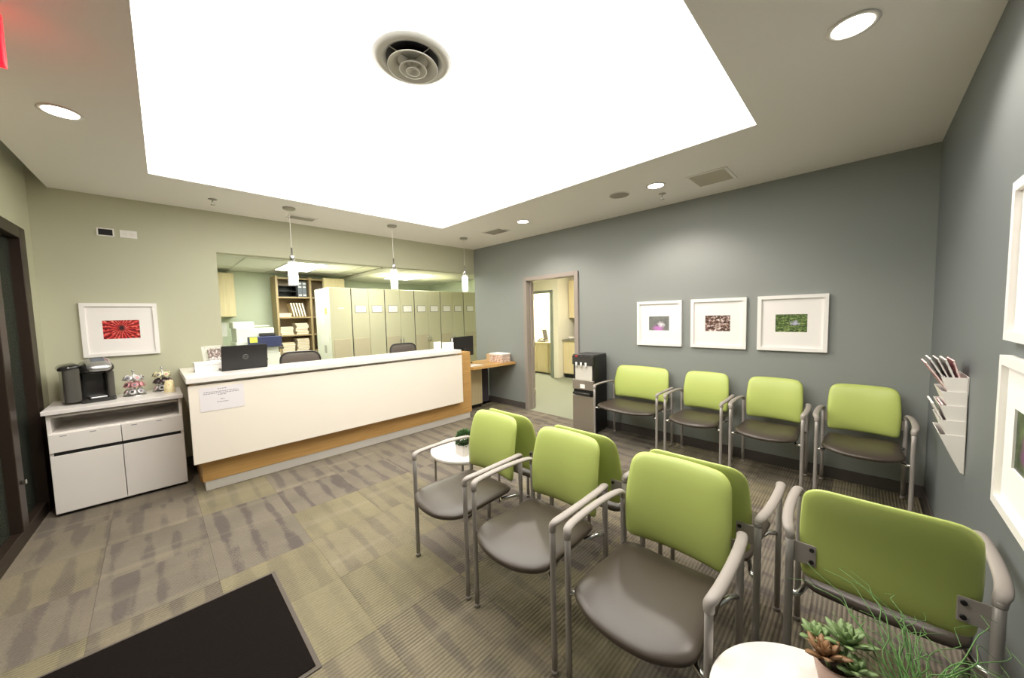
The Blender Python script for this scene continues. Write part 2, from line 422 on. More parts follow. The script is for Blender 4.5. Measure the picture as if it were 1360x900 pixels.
# green wall and the header over the reception opening
g = MB()
g.box((-5.0, 0, 0), (-3.64, 0.13, H+0.3)); g.box((-3.64, 0, 2.285), (0.0, 0.13, H+0.1))
struct('wall_back', g, M_green_wall)
# ceiling ring round the luminous panel
TX0, TX1, TY0, TY1 = (lambda y: -4.112+0.0175*y), -1.325, -4.535, -0.955
poly_o = [(SX(0), 0), (0, 0), (0, -D), (SX(-D), -D)]
g = MB()
for q in ([(SX(0), 0.0), (SX(TY1), TY1), (0.0, TY1), (0.0, 0.0)], [(SX(TY0), TY0), (SX(-D), -D), (0.0, -D), (0.0, TY0)],
          [(SX(TY1), TY1), (SX(TY0), TY0), (TX0(TY0), TY0), (TX0(TY1), TY1)], [(TX1, TY1), (TX1, TY0), (0.0, TY0), (0.0, TY1)]):
    g.prism(q, H, H+0.09)
struct('ceiling', g, M_ceil)
struct('ceiling_pocket', MB().prism([(LX(0)-0.1, 0), (LX(-D)-0.1, -D), (SX(-D), -D), (SX(0), 0)], H+0.2, H+0.26), M_ceil)
g = MB().prism([(TX0(TY1), TY1), (TX0(TY0), TY0), (TX1, TY0), (TX1, TY1)], H+0.012, H+0.05)
tag(g.build('luminous_ceiling_panel', M_lum), 'huge glowing white backlit ceiling panel in the middle of the ceiling', 'ceiling light')
# baseboards
struct('baseboard_right', MB().box((-0.012, -0.25, 0), (0, -1.23, 0.1), 0.003).box((-0.012, -2.24, 0), (0, -D, 0.1), 0.003), M_darkbase)
struct('baseboard_front', MB().box((-0.012, -D, 0), (-4.9, -D+0.012, 0.1), 0.003), M_darkbase)
struct('baseboard_back', MB().box((-4.86, -0.012, 0), (-3.64, 0, 0.1), 0.003), M_darkbase)

# glazed left wall: built in a local frame, x runs along the wall away from the green wall
lw = bpy.data.objects.new('window_1', None); COL.objects.link(lw); lw['kind'] = 'structure'
lw.location = (LX(0), 0, 0); lw.rotation_euler = (0, 0, math.atan2(-1, -0.05))
def lpart(name, a, b, m, bev=0.004): return MB().box(a, b, bev).build(name, m, lw)
lpart('wall_panel', (0.0, -0.12, 2.3), (5.6, 0, 3.02), M_green_wall, 0)
lpart('wall_panel', (-0.05, -0.12, 0), (0.24, 0, 2.3), M_green_wall, 0)
lpart('jamb', (0.24, -0.13, 0), (0.37, 0.015, 2.3), M_bronze)
lpart('header', (0.37, -0.13, 2.21), (5.4, 0.015, 2.3), M_bronze)
lpart('bottom_rail', (0.37, -0.10, 0), (2.4, 0.008, 0.1), M_bronze)
lpart('mullion', (0.86, -0.10, 0.1), (0.98, 0.012, 2.21), M_bronze)
lpart('mullion', (2.2, -0.10, 0.1), (2.32, 0.025, 2.21), M_bronze)
lpart('mullion', (3.3, -0.10, 0.0), (3.42, 0.025, 2.21), M_bronze)
lpart('glass_pane', (0.37, -0.055, 0.1), (0.86, -0.045, 2.21), M_glassdoor, 0)
lpart('glass_pane', (0.98, -0.055, 0.1), (2.2, -0.045, 2.21), M_glassdoor, 0)
lpart('glass_pane', (2.32, -0.055, 0.02), (3.3, -0.045, 2.21), M_glassdoor, 0)
lpart('glass_pane', (3.42, -0.055, 0.02), (5.4, -0.045, 2.21), M_glassdoor, 0)
lpart('pull_handle', (0.91, 0.012, 0.42), (0.935, 0.035, 0.45), M_chrome)
# dim corridor outside the glass
struct('wall_outside', B((-6.6, 0.4, 0), (-6.5, -6.2, 2.8)), mat('outside_wall', '#5a5d52', 0.6))
struct('floor_outside', B((-6.6, 0.4, -0.1), (LX(-D)+0.2, -6.2, -0.012)), mat('outside_floor', '#5d5850', 0.7))

# doorway on the grey wall
dr = bpy.data.objects.new('door_1', None); COL.objects.link(dr); dr['kind'] = 'structure'; dr.location = (0, -1.735, 0)
def dpart(name, a, b, m, bev=0.003): return MB().box(a, b, bev).build(name, m, dr)
dpart('jamb', (-0.025, 0.45, 0), (0.135, 0.515, 2.11), M_taupe)
dpart('jamb', (-0.025, -0.515, 0), (0.135, -0.45, 2.11), M_taupe)
dpart('head', (-0.025, -0.45, 2.05), (0.135, 0.45, 2.11), M_taupe)
dpart('door_stop', (0.06, 0.435, 0), (0.10, 0.45, 2.05), M_taupe)
for z in (0.28, 1.05, 1.80):
    MB().box((0.102, 0.432, z-0.05), (0.132, 0.449, z+0.05), 0.002).sweep([(0.137, 0.437, z-0.05), (0.137, 0.437, z+0.05)], 0.007, n=8).build('hinge', M_steel, dr)
a = math.radians(47.5)
mt = Matrix.Translation((0.142, 0.44, 0)) @ Matrix.Rotation(a, 4, 'Z')
lf = MB().box((0.0, 0.0, 0.01), (0.88, 0.042, 2.04), 0.002, mt).build('door_leaf', M_taupe, dr)
MB().sweep([mt @ Vector((0.80, -0.05, 1.0)), mt @ Vector((0.80, 0.09, 1.0))], 0.012, n=10).build('door_handle', M_steel, lf)

# ---------------------------------------------------------------- hall, inner room and kitchenette behind the doorway
struct('wall_hall_back', B((0.12, 0.0, 0), (1.45, 0.13, 2.75)), M_cream_wall)
g = MB(); g.box((2.55, 1.35, 0), (2.67, 1.9, 2.75)); g.box((2.55, 0.2, 2.06), (2.67, 1.35, 2.75))
struct('wall_hall_inner', g, M_cream_wall)
struct('wall_hall_return', B((2.55, 0.06, 0), (3.7, 0.2, 2.75)), M_cream_wall)
struct('wall_kitchenette', B((3.315, 0.06, 0), (3.435, -1.4, 2.75)), M_cream_wall)
struct('wall_inner_room', B((3.74, 1.9, 0), (3.62, 0.2, 2.75)), M_cream_wall)
struct('wall_hall_far', B((1.6, 1.9, 0), (3.74, 2.0, 2.75)), M_cream_wall)
struct('wall_hall_front', B((0.12, -2.9, 0), (3.74, -3.0, 2.75)), M_cream_wall)
struct('wall_hall_side', B((3.62, -1.4, 0), (3.74, -3.0, 2.75)), M_cream_wall)
struct('ceiling_hall', MB().box((0.12, 0.13, 2.6), (3.74, -3.0, 2.7)).box((1.45, 0.13, 2.6), (3.74, 2.0, 2.7)), M_ceil)
for (x, y, lb) in ((1.3, -1.2, 'square ceiling panel light in the hallway beyond the grey doorway'), (3.1, 1.0, 'square ceiling panel light in the small room beyond the hallway')):
    t = thing('ceiling_light', lb, 'ceiling light', (x, y, 2.6), 0, None)
    B((-0.3, -0.3, -0.012), (0.3, 0.3, -0.001), 0.002).build('light_frame', M_tbar, t)
    B((-0.27, -0.27, -0.016), (0.27, 0.27, -0.012)).build('diffuser', M_hall_lens, t)
d2 = bpy.data.objects.new('door_2', None); COL.objects.link(d2); d2['kind'] = 'structure'; d2.location = (2.55, 0.75, 0)
M_jamb2 = mat('greygreen_jamb', '#8d9488', 0.45)
B((-0.03, -0.55, 0), (0.15, -0.47, 2.1), 0.003).build('jamb', M_jamb2, d2)
B((-0.03, 0.55, 0), (0.15, 0.61, 2.1), 0.003).build('jamb', M_jamb2, d2)
B((-0.03, -0.47, 2.04), (0.15, 0.55, 2.1), 0.003).build('head', M_jamb2, d2)
# low credenza with a laptop in the inner room
t = thing('credenza', 'pale maple low cabinet seen through the second doorway of the hall', 'cabinet', (2.98, 0.75, 0))
B((-0.12, -0.52, 0.03), (0.45, 1.0, 0.78), 0.003).build('body', M_maple, t)
B((-0.14, -0.54, 0.78), (0.46, 1.02, 0.81), 0.004).build('top', M_maple, t)
for y in (-0.51, -0.13, 0.25, 0.63): B((-0.137, y, 0.06), (-0.121, y+0.36, 0.76), 0.003).build('door', M_maple, t)
t = thing('desk_phone', 'dark desk phone with upright handset stand on the pale credenza', 'phone', (3.02, 0.92, 0.811))
B((-0.10, -0.12, 0), (0.10, 0.12, 0.035), 0.008).build('base', M_dark, t)
mt = Matrix.Rotation(math.radians(-14), 4, 'X')
MB().box((-0.08, -0.13, 0.02), (0.08, -0.11, 0.30), 0.006, mt).build('back_panel', M_dark, t)
MB().sweep(smooth_path([(-0.04, 0.10, 0.05), (-0.05, 0.04, 0.075), (-0.05, -0.03, 0.075), (-0.04, -0.09, 0.05)]), 0.014, n=8).build('handset', M_black, t)
# kitchenette
t = thing('base_cabinet', 'pale maple base cabinet of the kitchenette past the doorway', 'cabinet', (2.70, -0.58, 0))
B((0.05, -0.75, 0), (0.58, 0.6, 0.1)).build('toe_kick', M_gap, t)
B((0.02, -0.75, 0.1), (0.6, 0.62, 0.88), 0.002).build('body', M_maple, t)
for k in range(3):
    d = B((0.0, 0.60-0.45*k, 0.11), (0.019, 0.16-0.45*k, 0.87), 0.002).build('door', M_maple, t)
    MB().sweep([(-0.02, 0.2-0.45*k, 0.72), (-0.02, 0.2-0.45*k, 0.82)], 0.005, n=6).build('handle', M_steel, d)
t = thing('worktop', 'grey stone kitchenette worktop on the maple base cabinet', 'worktop', (2.70, -0.58, 0.88))
B((-0.03, -0.76, 0), (0.6, 0.625, 0.035), 0.003).build('slab', M_backsplash, t)
B((0.59, -0.76, 0.035), (0.61, 0.625, 0.5)).build('backsplash', M_backsplash, t)
t = thing('wall_cabinet', 'pale maple wall cabinet hung over the kitchenette worktop', 'cabinet', (2.94, -0.58, 1.42))
B((0.02, -0.75, 0), (0.36, 0.62, 0.9), 0.002).build('body', M_maple, t)
for k in range(3): B((0.0, 0.60-0.45*k, 0.01), (0.019, 0.16-0.45*k, 0.89), 0.002).build('door', M_maple, t)
t = thing('paper_towel_dispenser', 'grey and white paper towel dispenser under the kitchenette wall cabinet', 'dispenser', (3.19, -0.20, 0.915))
B((-0.07, -0.13, 0.0), (0.08, 0.13, 0.40), 0.02).build('housing', M_dark, t)
B((-0.075, -0.09, 0.16), (-0.069, 0.09, 0.34), 0.004).build('paper_window', M_paper, t)
t = thing('bowl', 'small white bowl standing on the kitchenette worktop', 'bowl', (2.80, -0.14, 0.915))
MB().lathe([(0.03, 0), (0.06, 0.03), (0.075, 0.065), (0.071, 0.065), (0.056, 0.032), (0.0, 0.012)], 20).build('basin', M_pot, t)
MB().lathe([(0.026, -0.0), (0.03, 0.004), (0.027, 0.008)], 16).build('foot_ring', M_pot, t)

# ---------------------------------------------------------------- office behind the reception
struct('wall_office_back', B((-5.2, 3.85, 0), (1.6, 3.97, 2.8)), M_office_wall)
struct('wall_office_left', B((-5.2, 0.13, 0), (-5.08, 3.85, 2.8)), M_office_wall)
struct('wall_office_right', B((1.5, 0.13, 0), (1.6, 3.85, 2.8)), M_office_wall)
oc = struct('ceiling_office', MB().box((-5.2, 0.13, 2.53), (-0.9, 3.9, 2.6)).box((-0.9, 0.13, 2.44), (1.5, 3.9, 2.52)), M_tile)
# suspended tiles
cell = B((0.008, 0.008, 2.503), (0.592, 1.192, 2.53), 0).build('ceiling_tile', M_tile, oc)
cell.location = (-2.5, 1.72, 0)
first = True
for i in range(-4, 3):
    for j in range(-1, 2):
        x = -2.5+0.6*i; y = 1.72+1.2*j
        if (i == 0 and j == 0) or x+0.6 > -0.88 or y+1.2 > 3.95 or x < -5.1: continue
        if i == 0 and j == 0: continue
        c = cell.copy(); COL.objects.link(c); c.parent = oc; c.location = (x, y, 0)
cell.location = (-3.1, 1.72, 0)
for c in list(oc.children):
    if c is not cell and (c.location-cell.location).length < 1e-3: bpy.data.objects.remove(c)
g = MB()
for i in range(-4, 4): g.box((-2.5+0.6*i-0.012, 0.13, 2.497), (-2.5+0.6*i+0.012, 3.85, 2.504))
for j in range(-1, 3): g.box((-5.08, 1.72+1.2*j-0.012, 2.497), (-0.9, 1.72+1.2*j+0.012, 2.504))
g.build('grid_bars', M_tbar, oc)
for (x, y, lb, z, rx) in ((-2.2, 2.32, 'fluorescent ceiling panel above the office bookshelf, left of the bulkhead', 2.503, 0), (-0.1, 2.2, 'fluorescent ceiling panel glowing above the olive cabinets', 2.44, 0), (-1.3, 0.82, 'added unseen fill light behind the header over the dark task chair', 2.44 if False else 2.503, 0), (-3.3, 0.9, 'added unseen fill light behind the header over the laptop end', 2.503, 0)):
    t = thing('ceiling_light', lb, 'ceiling light', (x, y, z))
    B((-0.292, -0.592, -0.012), (0.292, 0.592, -0.001), 0.002).build('light_frame', M_tbar, t)
    B((-0.27, -0.57, -0.016), (0.27, 0.57, -0.012)).build('diffuser', M_fill_lens if y < 1 else M_troffer, t)  # the front pair is added fill, out of view behind the header
# olive filing cabinets
XS = [-1.92, -1.535, -0.88, -0.225, 0.43, 1.085, 1.475]
LBL = ['first narrow olive filing cabinet from the left, with white papered side', 'second olive filing cabinet from the left in the row',
       'middle olive filing cabinet in the row behind the counter', 'olive filing cabinet behind the dark chair, second from the right', 'olive filing cabinet behind the black monitor, before the dark gap', 'rightmost olive filing cabinet cut off by the grey wall']
for k in range(6):
    x0, x1 = XS[k], XS[k+1]
    t = thing('filing_cabinet', LBL[k], 'cabinet', (x0, 1.75, 0), 0, 'row of filing cabinets')
    w = x1-x0-0.012
    B((0.0, 0.02, 0.0), (w, 0.80, 2.10), 0.003).build('body', M_lockwhite if k == 0 else M_locker, t)
    nd = 1 if k in (0, 5) else 2
    for q in range(nd):
        a0 = w*q/nd+0.002; a1 = w*(q+1)/nd-0.002
        d = B((a0, 0.0, 0.05), (a1, 0.02, 2.095), 0.003).build('door', M_locker, t)
        cxm = (a0+a1)/2
        if k == 0: B((cxm-0.05, -0.004, 1.715), (cxm+0.05, 0.0, 1.735)).build('label_strip', M_paper, d)
        else:
            B((cxm-0.105, -0.007, 1.64), (cxm+0.105, 0.0, 1.78), 0.002).build('label_holder', M_frame, d)
            B((cxm-0.095, -0.009, 1.65), (cxm+0.095, -0.007, 1.77)).build('label_card', M_paper, d)
        if q == 0:
            B((cxm-0.15, -0.012, 0.78), (cxm+0.15, 0.0, 1.155), 0.004).build('recess_panel', mat('beige_panel_%d' % k, '#c9bfa2', 0.5), d)
        hx = a1-0.03 if q == 0 else a0+0.03
        if k > 1: MB().sweep(smooth_path([(hx, -0.005, 1.12), (hx, -0.03, 1.10), (hx, -0.03, 1.02), (hx, -0.005, 1.0)]), 0.009, n=8).build('handle', M_chrome, d)
    B((w+0.0005, 0.004, 0.02), (w+0.0115, 0.6, 2.09)).build('dark_gap', M_gap, t)
    if k == 0:
        for (y, z, s, mm) in ((0.18, 1.62, 0.09, M_yellow), (0.35, 1.45, 0.16, M_paper), (0.15, 1.1, 0.13, M_paper), (0.40, 1.05, 0.14, M_paper), (0.28, 0.9, 0.11, mat('grey_note', '#b9b6a8', 0.8))):
            B((-0.004, y, z), (-0.0005, y+s, z+s*1.3)).build('pinned_note', mm, t)
# bookshelf
bs = thing('bookshelf', 'tall beige laminate bookshelf stacked with folders in the back office', 'shelf', (-2.38, 3.42, 0))
bw = 1.25
for x in (0.0, 0.62, bw-0.04): B((x, 0, 0), (x+0.04, 0.40, 2.44), 0.002).build('side_panel', M_shelf, bs)
B((0.04, 0.385, 0), (bw-0.04, 0.40, 2.44)).build('back_panel', mat('shelf_back', '#a8967a', 0.7), bs)
SHZ = [0.10, 0.48, 0.865, 1.225, 1.60, 2.015, 2.41]
for z in SHZ: B((0.04, 0.005, z-0.03), (bw-0.04, 0.385, z), 0.002).build('shelf', M_shelf, bs)
# stacks of folders on the shelves: (shelf, x centre, count, wide)
def fold(x, y, z, w, d, h, label, group, k, rot=0.0):
    t = thing('file_folder', label, 'folder', (x, y, z), rot, group)
    m = M_manila if k % 2 else M_manila2
    B((-w/2, -d/2, 0), (w/2, d/2, h*0.28), 0.001).build('cover', m, t)
    B((-w/2+0.004, -d/2+0.006, h*0.28), (w/2-0.004, d/2-0.004, h*0.76)).build('papers', M_paper, t)
    B((-w/2, -d/2, h*0.76), (w/2, d/2, h), 0.001).build('cover', m, t)
def ordinal(i): return ('topmost of', 'second from top of', 'third from top of', 'fourth from top of', 'fifth from top of', 'sixth from top of', 'seventh from top of', 'eighth from top of')[i]
STK = [(3, -2.205, 5, 'left stack on the second shelf up'), (3, -1.93, 7, 'right stack on the second shelf up'), (2, -2.205, 6, 'left stack on the lowest visible shelf'), (2, -1.93, 8, 'right stack on the lowest visible shelf'), (4, -2.22, 2, 'low stack beside the leaning folders')]
for (sh, x, n, lb) in STK:
    z = SHZ[sh]
    for k in range(n):
        h = 0.034 if n > 2 else 0.04
        fold(x+random.uniform(-0.012, 0.012), 3.62+random.uniform(-0.012, 0.0), z, 0.23, 0.33, h, 'manila file folder, '+ordinal(n-1-k)+' '+lb, 'folders in the '+lb, k, random.uniform(-0.05, 0.05)); z += h
for k in range(5):
    t = thing('file_folder', ('leftmost', 'second from left', 'middle', 'second from right', 'rightmost')[k]+' of the manila folders leaning under the slate binders', 'folder', (-2.06+0.052*k, 3.60, SHZ[4]), 0, 'leaning folders')
    o = B((-0.014, -0.15, 0), (0.014, 0.15, 0.29), 0.002).build('cover', M_manila2 if k % 2 else M_manila, t); p = B((-0.01, -0.153, 0.01), (0.01, 0.148, 0.287)).build('papers', M_paper, t)
    t.rotation_euler = (0, math.radians(-12), 0); t.location.z += 0.004
t = thing('storage_box', 'black open document tray box on the top shelf of the bookshelf', 'box', (-2.16, 3.62, SHZ[5]))
for z in (0.0, 0.11, 0.22): B((-0.17, -0.16, z), (0.17, 0.16, z+0.012), 0.002).build('tray', M_black, t)
for x in (-0.17, 0.16): B((x, -0.16, 0), (x+0.01, 0.16, 0.235), 0.001).build('side', M_black, t)
B((-0.17, 0.15, 0), (0.17, 0.16, 0.235)).build('back', M_black, t)
for k in range(2):
    t = thing('binder', 'slate grey ring binder with white spine labels, %s on the top shelf' % ('left one' if k == 0 else 'right one'), 'binder', (-1.93+0.085*k, 3.60, SHZ[5]), 0, 'binders on the top shelf')
    B((-0.04, -0.14, 0), (0.04, 0.14, 0.33), 0.004).build('cover', M_binder, t)
    for z in (0.03, 0.20, 0.27): B((-0.028, -0.143, z), (0.028, -0.14, z+0.025)).build('spine_label', M_paper, t)
t = thing('wall_cabinet', 'cream cabinet on top right of the bookshelf near the bulkhead', 'cabinet', (-1.40, 3.30, 1.98))
B((-0.10, 0.02, 0), (0.33, 0.11, 0.45), 0.003).build('body', M_maple, t)
B((-0.10, 0.0, 0.005), (0.33, 0.02, 0.445), 0.003).build('door', M_maple, t)
B((-0.085, -0.012, 0.05), (-0.05, 0.0, 0.11), 0.004).build('pull', M_paper, t)
t = thing('wall_cabinet', 'cream wall cabinet at the left edge of the reception opening', 'cabinet', (-3.4, 3.5, 1.62))
B((-0.5, 0.02, 0), (0.37, 0.35, 0.83), 0.003).build('body', M_maple, t)
B((-0.498, 0.0, 0.003), (-0.07, 0.02, 0.827), 0.003).build('door', M_maple, t); B((-0.065, 0.0, 0.003), (0.368, 0.02, 0.827), 0.003).build('door', M_maple, t)
t = thing('light_switch', 'white wall switch plate under the cream wall cabinet', 'switch', (-3.2, 3.85, 1.38))
B((-0.05, -0.01, -0.14), (0.05, 0, 0.14), 0.004).build('plate', M_printer, t); B((-0.012, -0.016, -0.03), (0.012, -0.01, 0.03), 0.002).build('rocker', M_paper, t)
# printer
t = thing('copier', 'white office copier with navy front panel beside the bookshelf', 'copier', (-2.87, 2.85, 0))
B((-0.32, -0.28, 0), (0.32, 0.35, 0.95), 0.01).build('paper_cabinet', M_printer, t)
for k in range(3):
    d = B((-0.28, -0.295, 0.08+0.28*k), (0.30, -0.278, 0.33+0.28*k), 0.004).build('paper_drawer', M_printer, t)
    B((-0.1, -0.30, 0.27+0.28*k), (0.12, -0.294, 0.295+0.28*k), 0.003).build('grip', M_dark, d)
B((-0.32, -0.26, 0.95), (0.30, 0.35, 1.16), 0.01).build('engine', M_printer, t)
cp = B((-0.16, -0.36, 1.06), (0.34, -0.255, 1.25), 0.012).build('control_panel', M_navy, t)
B((0.02, -0.30, 1.25), (0.26, -0.20, 1.31), 0.012).build('screen', M_dark, cp)
B((-0.14, -0.364, 1.15), (-0.03, -0.36, 1.245)).build('sticky_note', M_yellow, cp)
B((-0.30, -0.20, 1.16), (0.26, 0.33, 1.40), 0.012).build('scanner', M_printer, t)
B((-0.33, -0.10, 1.40), (-0.02, 0.33, 1.52), 0.02).build('document_feeder', M_printer, t)
B((0.0, -0.05, 1.42), (0.26, 0.25, 1.435), 0.004, Matrix.Rotation(math.radians(-6), 4, 'Y')) if False else MB().box((-0.02, -0.05, 1.43), (0.22, 0.25, 1.445), 0.004, Matrix.Translation((0, 0, 0.0))).build('feed_tray', M_printer, t)
B((0.30, -0.2, 1.0), (0.40, 0.2, 1.03), 0.004).build('output_tray', M_dark, t)

# ---------------------------------------------------------------- reception counter
ct = thing('reception_counter', 'long reception counter with cream front panel, oak base and white top', 'counter', (-2.45, -0.9, 0))
def cpt(name, a, b, m, bev=0.002, par=None):
    o = MB().box((a[0]+2.45, a[1]+0.9, a[2]), (b[0]+2.45, b[1]+0.9, b[2]), bev); return o.build(name, m, par or ct)
cpt('kick_plate', (-3.935, -0.895, 0), (-0.90, -0.70, 0.086), mat('kick_plate_grey', '#cfcac2', 0.35))
cpt('oak_base', (-3.95, -0.9, 0.086), (-0.87, -0.62, 0.995), M_oak)
cpt('front_panel', (-4.005, -1.0, 0.29), (-1.10, -0.965, 0.975), M_cream, 0.003)
cpt('panel_batten', (-3.98, -0.964, 0.32), (-1.13, -0.901, 0.95), M_cream)
cpt('shadow_rail', (-3.96, -0.95, 0.975), (-1.14, -0.9, 0.999), M_cream)
tp = MB().prism([(-1.565, -0.12), (1.33, -0.12), (1.33, 0.35), (-1.21, 0.35), (-1.21, 0.895), (-1.565, 0.895)], 1.0, 1.05).build('top', M_quartz, ct)
bv = tp.modifiers.new('bevel', 'BEVEL'); bv.width = 0.004; bv.segments = 2
cpt('end_wall', (-3.95, -0.62, 0), (-3.86, -0.005, 0.999), M_oak)
# side desk with pedestal
dk = thing('side_desk', 'oak wing desk joining the counter end to the grey wall', 'desk', (-0.45, -0.6, 0))
MB().prism([(-0.42, -0.37), (0.445, -0.40), (0.445, 0.26), (-0.417, 0.26)], 0.72, 0.756).build('desktop', M_oak, dk)
pd = B((-0.22, 0.06, 0.06), (0.10, 0.45, 0.719), 0.003).build('pedestal', M_maple, dk)
B((-0.20, 0.09, 0), (0.09, 0.43, 0.06)).build('plinth', M_gap, dk)
B((0.11, 0.28, 0.0), (0.43, 0.30, 0.719)).build('modesty_panel', mat('plum_panel', '#5f5660', 0.6), dk)
MB().lathe([(0.018, 0), (0.02, 0.012), (0.0, 0.014)], 14, (0.27, -0.1, 0.706)).build('cable_grommet', M_chrome, dk)
t = thing('candy_box', 'patterned clear-lidded candy box on the oak wing desk', 'box', (-0.16, -0.74, 0.756), math.radians(4))
B((-0.10, -0.19, 0), (0.10, 0.10, 0.12), 0.006).build('carton', P_candy, t)
B((-0.105, -0.195, 0.12), (0.105, 0.105, 0.145), 0.006).build('lid', M_paper, t)
B((-0.101, 0.10, 0), (0.099, 0.17, 0.13), 0.006).build('end_panel', mat('tan_card', '#d9b98a', 0.7), t)
t = thing('paper_sheet', 'white sheet of paper lying on the oak wing desk', 'paper', (-0.72, -0.76, 0.757), 0.1)
B((-0.14, -0.10, 0), (0.14, 0.10, 0.0012)).build('sheet', M_paper, t)
B((-0.09, 0.03, 0.0012), (0.07, 0.04, 0.0018)).build('heading', M_ink, t)
# notice taped on the front panel
t = thing('notice', 'white printed notice taped on the left of the counter panel', 'notice', (-3.78, -1.0015, 0.845))
B((-0.155, -0.001, -0.105), (0.155, 0, 0.105)).build('sheet', mat('notice_paper', '#eee9ec', 0.6), t)
g = MB()
for (u0, u1, v) in ((-0.03, 0.03, 0.082), (-0.125, 0.115, 0.058), (-0.13, 0.12, 0.044), (-0.03, 0.03, 0.03), (-0.015, 0.015, -0.012), (-0.04, 0.04, -0.036)):
    x = u0
    while x < u1:
        wl = random.uniform(0.008, 0.022); g.box((x, -0.0016, v), (min(x+wl, u1), -0.001, v+0.005)); x += wl+0.004
g.build('text_lines', M_ink, t)['kind'] = 'stuff'
# things on the counter
t = thing('laptop', 'black laptop open with its lid back to the waiting room on the counter', 'laptop', (-3.56, -0.74, 1.05), math.radians(3))
B((-0.185, 0.0, 0.0), (0.185, 0.235, 0.018), 0.004).build('base', M_black, t)
mt = Matrix.Translation((0, 0.0, 0.012)) @ Matrix.Rotation(math.radians(-14), 4, 'X')
ld = MB().box((-0.185, -0.003, 0.0), (0.185, 0.006, 0.23), 0.003, Matrix.Translation((0, 0.0, 0.012)) @ Matrix.Rotation(math.radians(8), 4, 'X')).build('lid', mat('laptop_lid', '#201d1d', 0.45), t)
em = MB(); pts = [(0.021*math.cos(2*PI*k/24), 0, 0.021*math.sin(2*PI*k/24)) for k in range(25)]
mt = Matrix.Translation((0, -0.006, 0.012)) @ Matrix.Rotation(math.radians(8), 4, 'X') @ Matrix.Translation((0, -0.0015, 0.115))
em.sweep([mt @ Vector(p) for p in pts], 0.0016, n=6, up=(0, 1, 0)).build('emblem_ring', M_silver, ld)
text_mesh('emblem_letters', 'DELL', 0.0145, M_silver, ld, mt @ Matrix.Rotation(PI/2, 4, 'X'), 0.0006)
t = thing('brochure_box', 'low white box standing on the left end of the counter', 'box', (-3.83, -0.55, 1.05), math.radians(3))
B((-0.10, -0.05, 0), (0.10, 0.05, 0.09), 0.003).build('carton', M_paper, t); B((-0.10, -0.051, 0.06), (0.10, -0.05, 0.062)).build('lid_seam', M_ink, t)
t = thing('card_holder', 'clear acrylic brochure holder with cards at the wall end of the counter', 'holder', (-3.74, -0.24, 1.05), math.radians(12))
mt = Matrix.Rotation(math.radians(-18), 4, 'X')
MB().box((-0.09, 0.0, 0), (0.09, 0.006, 0.235), 0.002, mt).build('back_plate', M_glass, t)
MB().box((-0.06, -0.05, 0), (0.07, -0.045, 0.09), 0.002, mt).build('front_plate', M_glass, t)
MB().box((-0.05, -0.035, 0.005), (0.06, -0.012, 0.19), 0.002, mt).build('cards', P_mag[2], t)
MB().box((-0.09, -0.06, 0), (0.09, 0.03, 0.006), 0.002).build('base', M_glass, t)
t = thing('sign_holder', 'white upright card stand at the right end of the counter', 'sign', (-1.32, -0.72, 1.05))
B((-0.06, -0.002, 0), (0.06, 0.006, 0.115), 0.002).build('card', M_paper, t); B((-0.06, -0.03, 0), (0.06, 0.03, 0.006), 0.002).build('foot', M_glass, t)
t = thing('tissue_box', 'small white box beside the black monitor on the counter', 'box', (-1.20, -0.64, 1.05), 0.05) if False else thing('tissue_box', 'larger white box between card stand and monitor on the counter end', 'box', (-1.19, -0.80, 1.05))
B((-0.075, -0.045, 0), (0.065, 0.045, 0.10), 0.003).build('carton', M_paper, t); B((-0.03, -0.012, 0.1), (0.025, 0.012, 0.102), 0.0005).build('slot', M_ink, t)
# monitor on inner desk and task chairs
t = thing('monitor', 'black flat monitor at the right end behind the counter', 'monitor', (-0.66, -0.46, 0.756), math.radians(12))
B((-0.25, -0.012, 0.12), (0.25, 0.02, 0.44), 0.006).build('screen_housing', M_black, t)
B((-0.235, 0.02, 0.135), (0.235, 0.022, 0.425)).build('screen', M_screen, t)
B((-0.03, -0.03, 0.01), (0.03, -0.012, 0.25), 0.004).build('stand', M_black, t); B((-0.12, -0.09, 0), (0.12, 0.09, 0.012), 0.004).build('foot', M_black, t)
t = thing('pen_cup', 'dark pen holder beside the monitor at the counter end', 'holder', (-1.065, -0.72, 1.05))
MB().lathe([(0.025, 0), (0.028, 0.09), (0.024, 0.09), (0.022, 0.01), (0.0, 0.01)], 14).build('cup', M_dark, t)
for k in range(3):
    a = k*2.1; MB().sweep([(0.008*math.cos(a), 0.008*math.sin(a), 0.012), (0.018*math.cos(a), 0.018*math.sin(a), 0.15)], 0.004, n=6).build('pen', [M_silver, M_black, M_paper][k], t)
